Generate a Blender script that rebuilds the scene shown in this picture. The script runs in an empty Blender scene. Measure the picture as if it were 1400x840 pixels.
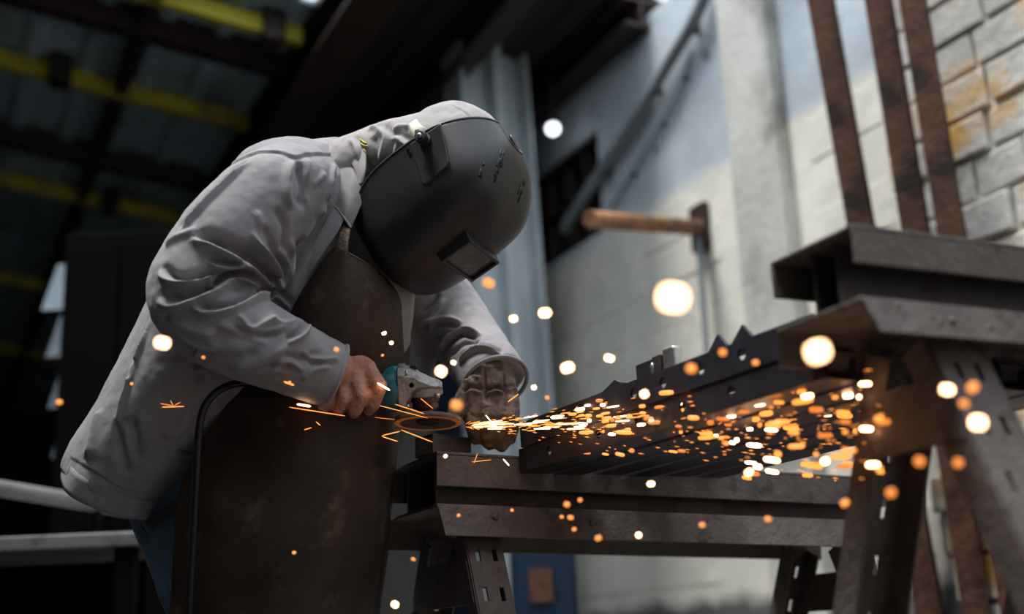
import bpy, bmesh, math, random
import numpy as np
from mathutils import Vector, Matrix
from mathutils.bvhtree import BVHTree

# ------------------------------------------------------------------ camera, sky, exposure
SC = bpy.context.scene
COL = SC.collection
random.seed(7); np.random.seed(7)
FPX, PITCH, ROLL = 1700.0, math.atan(470/1700.0), math.radians(2.5)
CAM = Vector((0, 0, 0.52))
_f = Vector((0, math.cos(PITCH), math.sin(PITCH)))
_u0 = Vector((0, -math.sin(PITCH), math.cos(PITCH)))
_r0 = Vector((1, 0, 0))
FWD = _f
UPV = _u0*math.cos(ROLL) + _r0*math.sin(ROLL)
RGT = _r0*math.cos(ROLL) - _u0*math.sin(ROLL)
cam_d = bpy.data.cameras.new('camera')
cam = bpy.data.objects.new('camera', cam_d)
COL.objects.link(cam)
cam.matrix_world = Matrix(((RGT.x, UPV.x, -FWD.x, CAM.x), (RGT.y, UPV.y, -FWD.y, CAM.y),
                           (RGT.z, UPV.z, -FWD.z, CAM.z), (0, 0, 0, 1)))
cam_d.sensor_width = 36.0
cam_d.lens = 36.0*FPX/1400.0
cam_d.clip_start = 0.05; cam_d.clip_end = 100
cam_d.dof.use_dof = True
cam_d.dof.focus_distance = 2.08
cam_d.dof.aperture_fstop = 1.7
SC.camera = cam

world = bpy.data.worlds.new('world'); SC.world = world
world.use_nodes = True
_bg = world.node_tree.nodes['Background']
_bg.inputs[0].default_value = (0.80, 0.88, 1.0, 1)
_bg.inputs[1].default_value = 1.25
sun_d = bpy.data.lights.new('sun', 'SUN')
sun_d.energy = 3.4; sun_d.angle = math.radians(16); sun_d.color = (1.0, 0.975, 0.94)
sun = bpy.data.objects.new('sun', sun_d); COL.objects.link(sun)
sun.rotation_euler = Vector((0.24, 0.10, -0.95)).to_track_quat('-Z', 'Y').to_euler()
SC.view_settings.view_transform = 'Standard'
SC.view_settings.look = 'None'
SC.view_settings.gamma = 1.0
SC.view_settings.use_curve_mapping = False
SC.view_settings.exposure = 0.72

# ------------------------------------------------------------------ helpers
def at(px, py, d):
    """point seen at pixel (1400x840) at distance d along the camera axis"""
    return CAM + (FWD + RGT*((px-700)/FPX) - UPV*((py-420)/FPX))*d
def ray(px, py):
    return (FWD + RGT*((px-700)/FPX) - UPV*((py-420)/FPX))
U2 = Vector((-0.434, 0.901, 0)).normalized()      # along the side wall, going away
W2 = Vector((U2.y, -U2.x, 0))                     # towards the side wall
PW = 2.6                                          # side wall distance
def PQ(p, q, z=0.0):
    v = U2*q + W2*p
    return Vector((v.x, v.y, z))
def on_plane(px, py, co, no):
    r = ray(px, py)
    t = (co-CAM).dot(no)/r.dot(no)
    return CAM + r*t
def on_wall(px, py, off=0.0):
    return on_plane(px, py, W2*(PW-off), W2)

def tag(o, label=None, cat=None, group=None, kind=None):
    if label: o['label'] = label
    if cat: o['category'] = cat
    if group: o['group'] = group
    if kind: o['kind'] = kind
    return o
def mesh_obj(name, verts, faces, mat=None, parent=None, smooth=False, bevel=0, bseg=2, solid=0, sub=0):
    me = bpy.data.meshes.new(name)
    me.from_pydata([tuple(v) for v in verts], [], faces)
    me.update()
    return link(name, me, mat, parent, smooth, bevel, bseg, solid, sub)
def link(name, me, mat=None, parent=None, smooth=False, bevel=0, bseg=2, solid=0, sub=0):
    o = bpy.data.objects.new(name, me); COL.objects.link(o)
    if mat: 
        me.materials.clear(); me.materials.append(mat)
    if smooth:
        me.polygons.foreach_set('use_smooth', [True]*len(me.polygons))
    if parent is not None:
        o.parent = parent
        if parent.get('_world'):
            pass
    if solid:
        m = o.modifiers.new('solid', 'SOLIDIFY'); m.thickness = abs(solid); m.offset = 0 if solid > 0 else -1
    if bevel:
        m = o.modifiers.new('bevel', 'BEVEL'); m.width = bevel; m.segments = bseg; m.limit_method = 'ANGLE'
        m.angle_limit = math.radians(35)
    if sub:
        m = o.modifiers.new('sub', 'SUBSURF'); m.levels = sub; m.render_levels = sub
    return o
def empty(name, M=None, label=None, cat=None, group=None):
    o = bpy.data.objects.new(name, None); COL.objects.link(o)
    o.empty_display_size = 0.05
    if M is not None:
        o.matrix_world = M if isinstance(M, Matrix) else Matrix.Translation(M)
    return tag(o, label, cat, group)

class MB:
    """collects shapes for one mesh"""
    def __init__(s): s.v = []; s.f = []
    def add(s, v, f):
        n = len(s.v); s.v += [Vector(x) for x in v]; s.f += [tuple(i+n for i in q) for q in f]; return s
    def box(s, c, dx, dy, dz):
        """box with centre c and half-axis vectors"""
        c = Vector(c); dx = Vector(dx); dy = Vector(dy); dz = Vector(dz)
        if dx.cross(dy).dot(dz) < 0: dx = -dx
        v = [c+dx*i+dy*j+dz*k for k in (-1, 1) for j in (-1, 1) for i in (-1, 1)]
        return s.add(v, [(0,2,3,1),(4,5,7,6),(0,1,5,4),(2,6,7,3),(0,4,6,2),(1,3,7,5)])
    def abox(s, x0, x1, y0, y1, z0, z1):
        return s.box(((x0+x1)/2,(y0+y1)/2,(z0+z1)/2), ((x1-x0)/2,0,0), (0,(y1-y0)/2,0), (0,0,(z1-z0)/2))
    def prism(s, poly, d):
        """polygon (list of Vectors) extruded by vector d"""
        poly = [Vector(p) for p in poly]; d = Vector(d); n = len(poly)
        v = poly + [p+d for p in poly]
        f = [tuple(range(n))[::-1], tuple(range(n, 2*n))] + [(i, (i+1) % n, n+(i+1) % n, n+i) for i in range(n)]
        nrm = Vector((0,0,0))
        for i in range(n): nrm += poly[i].cross(poly[(i+1) % n])
        if nrm.dot(d) < 0: f = [q[::-1] for q in f]
        return s.add(v, f)
    def tube(s, pts, r, seg=10, cap=True):
        pts = [Vector(p) for p in pts]; n = len(pts)
        rs = r if isinstance(r, (list, tuple)) else [r]*n
        v = []; prev = None
        for i, p in enumerate(pts):
            t = (pts[min(i+1, n-1)]-pts[max(i-1, 0)]).normalized()
            if prev is None:
                a = t.cross(Vector((0,0,1)))
                if a.length < 1e-3: a = t.cross(Vector((1,0,0)))
            else:
                a = prev - t*prev.dot(t)
            a.normalize(); b = t.cross(a); prev = a
            for k in range(seg):
                an = 2*math.pi*k/seg
                v.append(p + (a*math.cos(an)+b*math.sin(an))*rs[i])
        f = [(i*seg+k, i*seg+(k+1) % seg, (i+1)*seg+(k+1) % seg, (i+1)*seg+k) for i in range(n-1) for k in range(seg)]
        if cap: f += [tuple(range(seg))[::-1], tuple(range((n-1)*seg, n*seg))]
        return s.add(v, f)
    def lathe(s, o, ax, prof, seg=32, cap=True):
        """profile [(along, radius)] turned about the axis ax through o"""
        o = Vector(o); ax = Vector(ax).normalized()
        a = ax.orthogonal().normalized(); b = ax.cross(a); v = []
        for h, r in prof:
            for k in range(seg):
                an = 2*math.pi*k/seg
                v.append(o+ax*h+(a*math.cos(an)+b*math.sin(an))*max(r, 1e-5))
        n = len(prof)
        f = [(i*seg+k, i*seg+(k+1) % seg, (i+1)*seg+(k+1) % seg, (i+1)*seg+k) for i in range(n-1) for k in range(seg)]
        if cap: f += [tuple(range(seg))[::-1], tuple(range((n-1)*seg, n*seg))]
        return s.add(v, f)
    def build(s, name, mat, parent=None, **k):
        return mesh_obj(name, s.v, s.f, mat, parent, **k)

def crom(P, n):
    """Catmull-Rom resampling of rows of numbers, n samples per span"""
    P = np.array(P, float); out = []
    for i in range(len(P)-1):
        p0 = P[max(i-1, 0)]; p1 = P[i]; p2 = P[i+1]; p3 = P[min(i+2, len(P)-1)]
        for k in range(n):
            t = k/n
            out.append(.5*((2*p1)+(-p0+p2)*t+(2*p0-5*p1+4*p2-p3)*t*t+(-p0+3*p1-3*p2+p3)*t**3))
    out.append(P[-1]); return np.array(out)

def loft(mb, rows, n=5, seg=36):
    """rows (px, py, d, radius_px, radius_depth_m): a closed body of elliptical rings"""
    R = crom(rows, n); C = [at(*r[:3]) for r in R]; v = []
    for i, r in enumerate(R):
        t = (C[min(i+1, len(C)-1)]-C[max(i-1, 0)]).normalized()
        b = (FWD - t*FWD.dot(t)).normalized(); a = t.cross(b)
        ra = max(r[3], .5)*r[2]/FPX; rb = max(r[4], .001)
        for k in range(seg):
            an = 2*math.pi*k/seg
            v.append(C[i]+a*(math.cos(an)*ra)+b*(math.sin(an)*rb))
    m = len(R)
    f = [(i*seg+k, (i+1)*seg+k, (i+1)*seg+(k+1) % seg, i*seg+(k+1) % seg) for i in range(m-1) for k in range(seg)]
    c0 = len(v); v += [C[0], C[-1]]
    f += [(c0, k, (k+1) % seg) for k in range(seg)] + [(c0+1, (m-1)*seg+(k+1) % seg, (m-1)*seg+k) for k in range(seg)]
    return mb.add(v, [q[::-1] for q in f])
def capsule(mb, A, B, ra, rb, seg=14):
    A = Vector(A); B = Vector(B); ax = (B-A); L = ax.length
    prof = []
    for k in range(6): 
        an = -math.pi/2 + math.pi/2*k/5; prof.append((ra*math.sin(an), ra*math.cos(an)))
    for k in range(6):
        an = math.pi/2*k/5; prof.append((L+rb*math.sin(an), rb*math.cos(an)))
    return mb.lathe(A, ax, prof, seg)
def ellipsoid(mb, c, X, Y, Z, seg=24, rings=14):
    c = Vector(c); v = []; f = []
    for i in range(1, rings):
        th = math.pi*i/rings
        for k in range(seg):
            an = 2*math.pi*k/seg
            v.append(c+X*(math.sin(th)*math.cos(an))+Y*(math.sin(th)*math.sin(an))+Z*math.cos(th))
    f = [(i*seg+k, (i+1)*seg+k, (i+1)*seg+(k+1) % seg, i*seg+(k+1) % seg) for i in range(rings-2) for k in range(seg)]
    v += [c+Z, c-Z]; a = len(v)-2
    f += [(a, k, (k+1) % seg) for k in range(seg)] + [(a+1, (rings-2)*seg+(k+1) % seg, (rings-2)*seg+k) for k in range(seg)]
    if X.cross(Y).dot(Z) < 0: f = [q[::-1] for q in f]
    return mb.add(v, f)
def melt(mb, voxel, smooth=6, sub=0, fac=.5):
    """union of the shapes into one continuous surface"""
    me = bpy.data.meshes.new('tmp'); me.from_pydata([tuple(v) for v in mb.v], [], mb.f); me.update()
    bm = bmesh.new(); bm.from_mesh(me); bm.to_mesh(me); bm.free()
    o = bpy.data.objects.new('tmp', me); COL.objects.link(o)
    m = o.modifiers.new('r', 'REMESH'); m.mode = 'VOXEL'; m.voxel_size = voxel
    if smooth:
        m = o.modifiers.new('s', 'SMOOTH'); m.factor = fac; m.iterations = smooth
    if sub:
        m = o.modifiers.new('u', 'SUBSURF'); m.levels = sub; m.render_levels = sub
    dg = bpy.context.evaluated_depsgraph_get(); dg.update()
    out = bpy.data.meshes.new_from_object(o.evaluated_get(dg))
    bpy.data.objects.remove(o); bpy.data.meshes.remove(me)
    return out
def mesh_np(me):
    n = len(me.vertices); co = np.empty(n*3); me.vertices.foreach_get('co', co)
    no = np.empty(n*3); me.vertices.foreach_get('normal', no)
    return co.reshape(-1, 3), no.reshape(-1, 3)
def vnoise(P, seed=0):
    """smooth value noise of points (n,3)"""
    rs = np.random.RandomState(seed); T = rs.rand(32, 32, 32)
    i = np.floor(P).astype(int); f = P-i; f = f*f*(3-2*f); i0 = i % 32; i1 = (i+1) % 32
    g = lambda a, b, c: T[a, b, c]
    x0, y0, z0 = i0.T; x1, y1, z1 = i1.T; fx, fy, fz = f.T
    l = lambda a, b, t: a+(b-a)*t
    return l(l(l(g(x0,y0,z0), g(x1,y0,z0), fx), l(g(x0,y1,z0), g(x1,y1,z0), fx), fy),
             l(l(g(x0,y0,z1), g(x1,y0,z1), fx), l(g(x0,y1,z1), g(x1,y1,z1), fx), fy), fz)*2-1
PXM = 2.05/FPX
def sculpt(me, strokes, noise=(), gain=1.0, wgain=1.0):
    """folds, seams and creases pressed into a cloth surface.
    stroke = (kind, [(px,py)...], width_px, height_mm, side)  side +1: hollow on the left of travel"""
    co, no = mesh_np(me)
    bv = BVHTree.FromPolygons([Vector(c) for c in co], [tuple(p.vertices) for p in me.polygons])
    disp = np.zeros(len(co))
    for amp, sx, sy, sz, seed in noise:
        disp += amp*vnoise(co*np.array([sx, sy, sz])+seed*3.7, seed)
    for kind, pts, w, h, side in strokes:
        R = crom(pts, 10); P = []; N = []
        for x, y in R:
            d = ray(x, y).normalized()
            hit = bv.ray_cast(CAM, d)
            if hit[0] is not None:
                if P and (hit[0]-P[-1]).length > .08: continue
                P.append(hit[0]); N.append(hit[1] if hit[1].dot(d) < 0 else -hit[1])
        if len(P) < 4: continue
        P = np.array(P); N = np.array(N); T = np.gradient(P, axis=0); T /= np.linalg.norm(T, axis=1)[:, None]+1e-9
        L = np.cross(N, T); L /= np.linalg.norm(L, axis=1)[:, None]+1e-9
        w *= PXM*wgain; h *= .001*gain
        lo = P.min(0)-4*w; hi = P.max(0)+4*w
        idx = np.where(((co > lo) & (co < hi)).all(1))[0]
        if not len(idx): continue
        D = ((co[idx][:, None, :]-P[None])**2).sum(2); j = D.argmin(1)
        df = co[idx]-P[j]; s = (df*L[j]).sum(1)*side; tt = (df*T[j]).sum(1); dn = (df*N[j]).sum(1)
        u = j/(len(P)-1.0); tp = np.clip(np.minimum(u, 1-u)/.22, 0, 1); tp = tp*tp*(3-2*tp)
        if kind == 's': tp = np.ones_like(tp)
        tp = tp*np.exp(-(tt/(2*w))**2)*(np.abs(dn) < .05)
        tp = tp*((no[idx]*N[j]).sum(1) > -.1)
        g = lambda c, q: np.exp(-((s-c*w)/(q*w))**2)
        if kind == 'r': pr = g(0, 1)
        elif kind == 'f': pr = g(0, .8)-.9*g(1.7, 1.0)
        elif kind == 'g': pr = -g(0, 1)
        else: pr = .5*np.tanh(s/(.35*w))*g(0, 4)-.6*g(0, .6)
        disp[idx] += h*pr*tp
    co = co+no*disp[:, None]
    me.vertices.foreach_set('co', co.ravel()); me.update()
    return me
def Zm(ox, oy, sc, pts): return [(ox+x/sc, oy+y/sc) for x, y in pts]

def sheet(rows, nu, nv):
    """rows of (px,py,d) -> grid verts / faces"""
    rows = [crom(r, nu) for r in rows]; n = len(rows[0])
    cols = crom(np.array(rows).reshape(len(rows), -1), nv).reshape(-1, n, 3)
    m = len(cols); v = [at(*p) for r in cols for p in r]
    f = [(i*n+k, i*n+k+1, (i+1)*n+k+1, (i+1)*n+k) for i in range(m-1) for k in range(n-1)]
    return v, f

# ------------------------------------------------------------------ materials
def lin(r, g, b):
    c = lambda v: (v/255/12.92) if v/255 <= .04045 else ((v/255+.055)/1.055)**2.4
    return (c(r), c(g), c(b), 1)
def M(name, c1, c2=None, scale=8, rough=.6, metal=0, bump=0, bscale=60, spots=None, sscale=3, scut=(.55, .7), rvar=.1,
      stretch=None, emit=None, estr=0, spec=.5, detail=5, sheen=0, bdist=.01):
    m = bpy.data.materials.new(name); m.use_nodes = True
    nt = m.node_tree; N = nt.nodes; L = nt.links; b = N['Principled BSDF']
    b.inputs['Roughness'].default_value = rough; b.inputs['Metallic'].default_value = metal
    b.inputs['Specular IOR Level'].default_value = spec
    if sheen: b.inputs['Sheen Weight'].default_value = sheen
    tc = N.new('ShaderNodeTexCoord'); mp = N.new('ShaderNodeMapping')
    L.new(tc.outputs['Object'], mp.inputs['Vector'])
    if stretch: mp.inputs['Scale'].default_value = stretch
    col = None
    def noise(sc, det=detail, off=0):
        n = N.new('ShaderNodeTexNoise'); n.inputs['Scale'].default_value = sc; n.inputs['Detail'].default_value = det
        n.inputs['Roughness'].default_value = .6
        L.new(mp.outputs[0], n.inputs['Vector']); return n
    b.inputs['Base Color'].default_value = c1
    if c2 is not None:
        n = noise(scale); r = N.new('ShaderNodeValToRGB')
        r.color_ramp.elements[0].position = .35; r.color_ramp.elements[1].position = .68
        r.color_ramp.elements[0].color = c1; r.color_ramp.elements[1].color = c2
        L.new(n.outputs['Fac'], r.inputs['Fac']); col = r.outputs['Color']
        if rvar:
            q = N.new('ShaderNodeMapRange'); q.inputs['To Min'].default_value = max(rough-rvar, .02)
            q.inputs['To Max'].default_value = min(rough+rvar, 1); L.new(n.outputs['Fac'], q.inputs['Value'])
            L.new(q.outputs[0], b.inputs['Roughness'])
    if spots is not None:
        n = noise(sscale, 7); r = N.new('ShaderNodeValToRGB')
        r.color_ramp.elements[0].position = scut[0]; r.color_ramp.elements[1].position = scut[1]
        L.new(n.outputs['Fac'], r.inputs['Fac'])
        mx = N.new('ShaderNodeMix'); mx.data_type = 'RGBA'
        L.new(r.outputs['Color'], mx.inputs['Factor'])
        if col is not None: L.new(col, mx.inputs[6])
        else: mx.inputs[6].default_value = c1
        mx.inputs[7].default_value = spots; col = mx.outputs[2]
    if col is not None: L.new(col, b.inputs['Base Color'])
    if bump:
        n = noise(bscale, 6); bp = N.new('ShaderNodeBump'); bp.inputs['Strength'].default_value = bump
        bp.inputs['Distance'].default_value = bdist
        L.new(n.outputs['Fac'], bp.inputs['Height']); L.new(bp.outputs[0], b.inputs['Normal'])
    if emit is not None:
        b.inputs['Emission Color'].default_value = emit; b.inputs['Emission Strength'].default_value = estr
    return m
def cloth_mat(name, c1, c2, spots=None):
    """woven twill: fine diagonal weave and soft blotches"""
    m = M(name, c1, c2, 9, .85, 0, 0, spots=spots, sscale=14, scut=(.6, .8), spec=.25, sheen=.15)
    nt = m.node_tree; N = nt.nodes; L = nt.links; b = N['Principled BSDF']
    tc = N.new('ShaderNodeTexCoord'); wv = N.new('ShaderNodeTexWave'); wv.inputs['Scale'].default_value = 420
    wv.bands_direction = 'DIAGONAL'; wv.inputs['Distortion'].default_value = 1.5
    L.new(tc.outputs['Object'], wv.inputs['Vector'])
    n = N.new('ShaderNodeTexNoise'); n.inputs['Scale'].default_value = 45; n.inputs['Detail'].default_value = 6
    L.new(tc.outputs['Object'], n.inputs['Vector'])
    ad = N.new('ShaderNodeMath'); ad.operation = 'MULTIPLY_ADD'; ad.inputs[1].default_value = .06
    L.new(wv.outputs['Fac'], ad.inputs[0]); L.new(n.outputs['Fac'], ad.inputs[2])
    bp = N.new('ShaderNodeBump'); bp.inputs['Strength'].default_value = .35; bp.inputs['Distance'].default_value = .006
    L.new(ad.outputs[0], bp.inputs['Height']); L.new(bp.outputs[0], b.inputs['Normal'])
    return m

m_cloth = cloth_mat('grey_twill', lin(128, 124, 127), lin(146, 142, 144))
m_hood = cloth_mat('pale_grey_cloth', lin(150, 146, 144), lin(172, 168, 165), spots=lin(105, 100, 98))
m_jeans = cloth_mat('denim', lin(62, 82, 102), lin(92, 114, 134))
m_leather = M('apron_leather', lin(40, 31, 25), lin(66, 53, 44), 10, .68, 0, .25, 110, spec=.25, spots=lin(122, 98, 80), sscale=15, scut=(.57, .88), rvar=.15, bdist=.004)
m_leather_top = m_leather
m_strap = M('strap_leather', lin(60, 46, 38), lin(96, 74, 62), 40, .6, 0, .5, 90, spots=lin(150, 132, 112), sscale=60, scut=(.55, .68))
m_helmet = M('helmet_plastic', lin(26, 26, 27), lin(31, 30, 31), 22, .42, 0, .05, 300, spots=lin(50, 46, 44), sscale=26, scut=(.66, .8), rvar=.12)
m_rim = M('helmet_rim_plastic', lin(24, 24, 25), None, 1, .5)
m_black = M('black_plastic', lin(24, 24, 25), lin(32, 31, 31), 40, .5, 0, .2, 120)
m_mark = M('black_marker', lin(6, 6, 6), None, 1, .7)
m_lens = M('welding_glass', lin(36, 33, 32), lin(84, 78, 74), 30, .25, 0, 0, spots=lin(110, 104, 98), sscale=36, scut=(.6, .85))
m_cream = M('cream_plastic', lin(150, 145, 122), lin(172, 166, 142), 30, .45, spots=lin(110, 104, 90), sscale=50, scut=(.66, .8))
m_chrome = M('screw_steel', lin(190, 188, 184), None, 1, .3, 1)
m_skin = M('skin', lin(176, 118, 96), lin(206, 150, 126), 50, .48, 0, .5, 150, spots=lin(110, 70, 58), sscale=30, scut=(.6, .9), rvar=.1)
m_glove = M('work_glove_leather', lin(84, 70, 60), lin(130, 112, 97), 30, .8, 0, .6, 90, spots=lin(40, 32, 28), sscale=22, scut=(.5, .68))
m_boot = M('boot_leather', lin(38, 30, 26), lin(58, 46, 38), 20, .6, 0, .3, 80)
m_teal = M('teal_plastic', lin(22, 92, 108), lin(38, 116, 130), 30, .4, 0, .1, 200, spots=lin(24, 52, 60), sscale=40, scut=(.58, .75))
m_cast = M('cast_aluminium', lin(150, 146, 142), lin(182, 178, 174), 40, .42, .75, .35, 160, spots=lin(86, 74, 66), sscale=36, scut=(.56, .76))
m_darksteel = M('dark_steel', lin(70, 58, 52), lin(104, 86, 76), 40, .4, .8, .2, 120)
m_disc = M('grinding_disc', lin(96, 84, 78), lin(120, 104, 96), 60, .75, 0, .4, 220, rvar=.05)
m_discrim = M('disc_spark_light', lin(120, 66, 30), lin(176, 100, 44), 26, .6, emit=(1, .30, .05, 1), estr=.07)  # orange light of the sparks, painted in as colour and faint emission
m_cord = M('rubber_cord', lin(18, 18, 19), None, 1, .42)
m_steel = M('mill_steel', lin(66, 60, 60), lin(92, 84, 82), 9, .5, .55, .25, 90, spots=lin(58, 40, 32), sscale=12, scut=(.55, .75), rvar=.15)
m_trestle = M('worn_trestle_steel', lin(84, 76, 73), lin(108, 99, 95), 10, .55, .35, .45, 60, spots=lin(52, 38, 31), sscale=16, scut=(.56, .72), rvar=.15)
m_beam = M('blue_black_steel', lin(50, 49, 55), lin(74, 72, 80), 7, .42, .6, .15, 60, spots=lin(70, 50, 40), sscale=9, scut=(.6, .8), rvar=.12)
m_rust = M('rusty_steel', lin(78, 48, 34), lin(116, 78, 58), 6, .8, .1, .5, 60, spots=lin(46, 30, 24), sscale=9, scut=(.5, .65))
m_hole = M('unlit_black', lin(8, 7, 7), None, 1, .95, spec=.08)  # near-black; the cabinet's lack of light is put into this colour
m_weld = M('weld_bead', lin(88, 72, 62), lin(130, 112, 100), 90, .45, .6, .7, 180)
m_bright = M('bright_ground_steel', lin(190, 188, 186), lin(214, 212, 210), 40, .28, .9, .1, 200)
# ------------------------------------------------------------------ the setting
def wall_material():
    """painted masonry: dark plinth, cream middle, blue-grey top, with stains"""
    m = bpy.data.materials.new('painted_side_wall'); m.use_nodes = True
    nt = m.node_tree; N = nt.nodes; L = nt.links; b = N['Principled BSDF']; b.inputs['Roughness'].default_value = .9
    b.inputs['Specular IOR Level'].default_value = .2
    g = N.new('ShaderNodeNewGeometry'); sp = N.new('ShaderNodeSeparateXYZ'); L.new(g.outputs['Position'], sp.inputs[0])
    def noise(sc, det=6):
        n = N.new('ShaderNodeTexNoise'); n.inputs['Scale'].default_value = sc; n.inputs['Detail'].default_value = det
        L.new(g.outputs['Position'], n.inputs['Vector']); return n
    def ramp(src, p0, p1, c0, c1):
        r = N.new('ShaderNodeValToRGB'); e = r.color_ramp.elements; e[0].position = p0; e[1].position = p1
        e[0].color = c0; e[1].color = c1; L.new(src, r.inputs['Fac']); return r.outputs['Color']
    def mix(f, a, c):
        x = N.new('ShaderNodeMix'); x.data_type = 'RGBA'
        L.new(f, x.inputs['Factor']) if not isinstance(f, float) else None
        for s, i in ((a, 6), (c, 7)):
            if isinstance(s, tuple): x.inputs[i].default_value = s
            else: L.new(s, x.inputs[i])
        return x.outputs[2]
    B = (0, 0, 0, 1); Wt = (1, 1, 1, 1)
    n1 = noise(5); n2 = noise(1.7); n3 = noise(12)
    zz = N.new('ShaderNodeMath'); zz.operation = 'MULTIPLY_ADD'; zz.inputs[1].default_value = .12
    L.new(n1.outputs['Fac'], zz.inputs[0]); L.new(sp.outputs['Z'], zz.inputs[2])
    def above(z, w=.03):
        r = N.new('ShaderNodeMapRange'); r.inputs['From Min'].default_value = z+.06-w; r.inputs['From Max'].default_value = z+.06+w
        L.new(zz.outputs[0], r.inputs['Value']); return r.outputs[0]
    cream = ramp(n2.outputs['Fac'], .3, .7, lin(206, 204, 190), lin(234, 231, 217))
    cream = mix(ramp(n1.outputs['Fac'], .55, .75, B, Wt), cream, lin(240, 236, 222))
    blue = ramp(n2.outputs['Fac'], .35, .7, lin(158, 168, 174), lin(202, 211, 217))
    blue = mix(ramp(n1.outputs['Fac'], .6, .72, B, Wt), blue, lin(92, 98, 102))
    blue = mix(ramp(n3.outputs['Fac'], .66, .72, B, Wt), blue, lin(60, 60, 62))
    plinth = ramp(n2.outputs['Fac'], .3, .7, lin(86, 86, 86), lin(104, 104, 103))
    c = mix(above(.66), plinth, cream); c = mix(above(2.23), c, blue)
    L.new(c, b.inputs['Base Color'])
    bp = N.new('ShaderNodeBump'); bp.inputs['Strength'].default_value = .4; bp.inputs['Distance'].default_value = .01
    L.new(n3.outputs['Fac'], bp.inputs['Height']); L.new(bp.outputs[0], b.inputs['Normal'])
    return m
m_wall = wall_material()
m_stone = M('bare_stone', lin(176, 174, 168), lin(216, 214, 207), 5, .95, 0, .6, 30, spots=lin(204, 162, 92), sscale=3.2, scut=(.49, .62), rvar=0)
m_mortar = M('mortar', lin(120, 118, 112), lin(150, 147, 138), 7, .95, 0, .5, 40)
m_conc = M('concrete', lin(180, 180, 172), lin(206, 205, 197), 3, .9, 0, .4, 30, spots=lin(112, 111, 104), sscale=2.2, scut=(.52, .7))
m_floor = M('workshop_floor', lin(78, 74, 70), lin(104, 99, 93), 2.5, .85, 0, .4, 20, spots=lin(46, 43, 41), sscale=1.5, scut=(.5, .7))
m_roof = M('corrugated_sheet', lin(150, 178, 190), lin(182, 206, 216), 1.5, .6, 0, 0, spots=lin(110, 124, 132), sscale=2, scut=(.5, .7))
m_roofdark = M('dark_brown_sheet', lin(34, 31, 30), lin(46, 42, 40), 2, .7)  # plain dark brown, for the darker roof bay and the end walls
m_girder = M('brown_painted_girder', lin(44, 33, 28), lin(60, 45, 38), 5, .6, .2, .2, 40)
m_yellow = M('yellow_paint', lin(190, 178, 48), lin(214, 200, 66), 4, .6, spots=lin(120, 112, 44), sscale=6, scut=(.5, .7))
m_glassdark = M('dark_window_glass', lin(34, 38, 44), lin(52, 58, 64), 3, .25, rvar=.05)
m_greycol = M('grey_column_paint', lin(184, 194, 197), lin(206, 214, 217), 4, .55, .1)
m_blue = M('blue_enamel', lin(5, 36, 62), lin(9, 46, 76), 4, .5, spots=lin(6, 24, 42), sscale=5, scut=(.5, .7))

mb = MB()
FQ = [PQ(-7, -2.5), PQ(PW+.3, -2.5), PQ(PW+.3, 15.3), PQ(-7, 15.3)]
mb.prism([p-Vector((0, 0, .1)) for p in FQ], (0, 0, .1))
tag(mb.build('floor', m_floor), kind='structure')
# side wall (behind its blocks), with a long dark window cut in as a recess
ZE = 3.06
wq0, wq1, wz0, wz1 = 4.45, 5.40, 2.27, 2.74
mb = MB()
def wallpiece(q0, q1, z0, z1):
    mb.prism([PQ(PW, q0, z0), PQ(PW+.25, q0, z0), PQ(PW+.25, q1, z0), PQ(PW, q1, z0)], (0, 0, z1-z0))
wallpiece(-1.5, wq0, 0, ZE); wallpiece(wq1, 15, 0, ZE); wallpiece(wq0, wq1, 0, wz0); wallpiece(wq0, wq1, wz1, ZE)
wall = tag(mb.build('wall_right', m_wall), kind='structure')
PL0 = on_wall(1078, 170).dot(U2); PL1 = on_wall(1010, 170).dot(U2)
# rough bare blocks near, painted blocks further on
def block(q0, q1, z0, z1, proud, mat):
    e = .004; mm = MB(); j = lambda: random.uniform(-e, e)
    a = [PQ(PW+.01, q0+j(), z0+j()), PQ(PW+.01, q1+j(), z0+j()), PQ(PW+.01, q1+j(), z1+j()), PQ(PW+.01, q0+j(), z1+j())]
    mm.prism(a, -W2*(proud+.01))
    mm.build('stone_block', mat, wall, bevel=.006, bseg=1)
z = .0; k = 0
while z < ZE-.12:
    h = random.choice((.11, .12, .125)); q = 1.45 + (k % 2)*.11
    while q < 2.56:
        l = random.uniform(.17, .30)
        block(q, min(q+l-.014, 2.68), z, z+h-.013, random.uniform(.012, .03), m_stone); q += l
    z += h; k += 1
z = .72; k = 0
while z < 2.2:
    q = 2.70 + (k % 2)*.18
    while q < 6.6:
        if not (PL0-.2 < q+.17 < PL1+.2): 
            block(q, q+.357, z, z+.162, random.uniform(.001, .004), m_wall)
        q += .36
    z += .165; k += 1
mb = MB(); mb.prism([PQ(PW, PL0), PQ(PW-.06, PL0), PQ(PW-.06, PL1), PQ(PW, PL1)], (0, 0, ZE))
tag(mb.build('trim_1', m_conc, bevel=.012), kind='structure')
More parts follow.
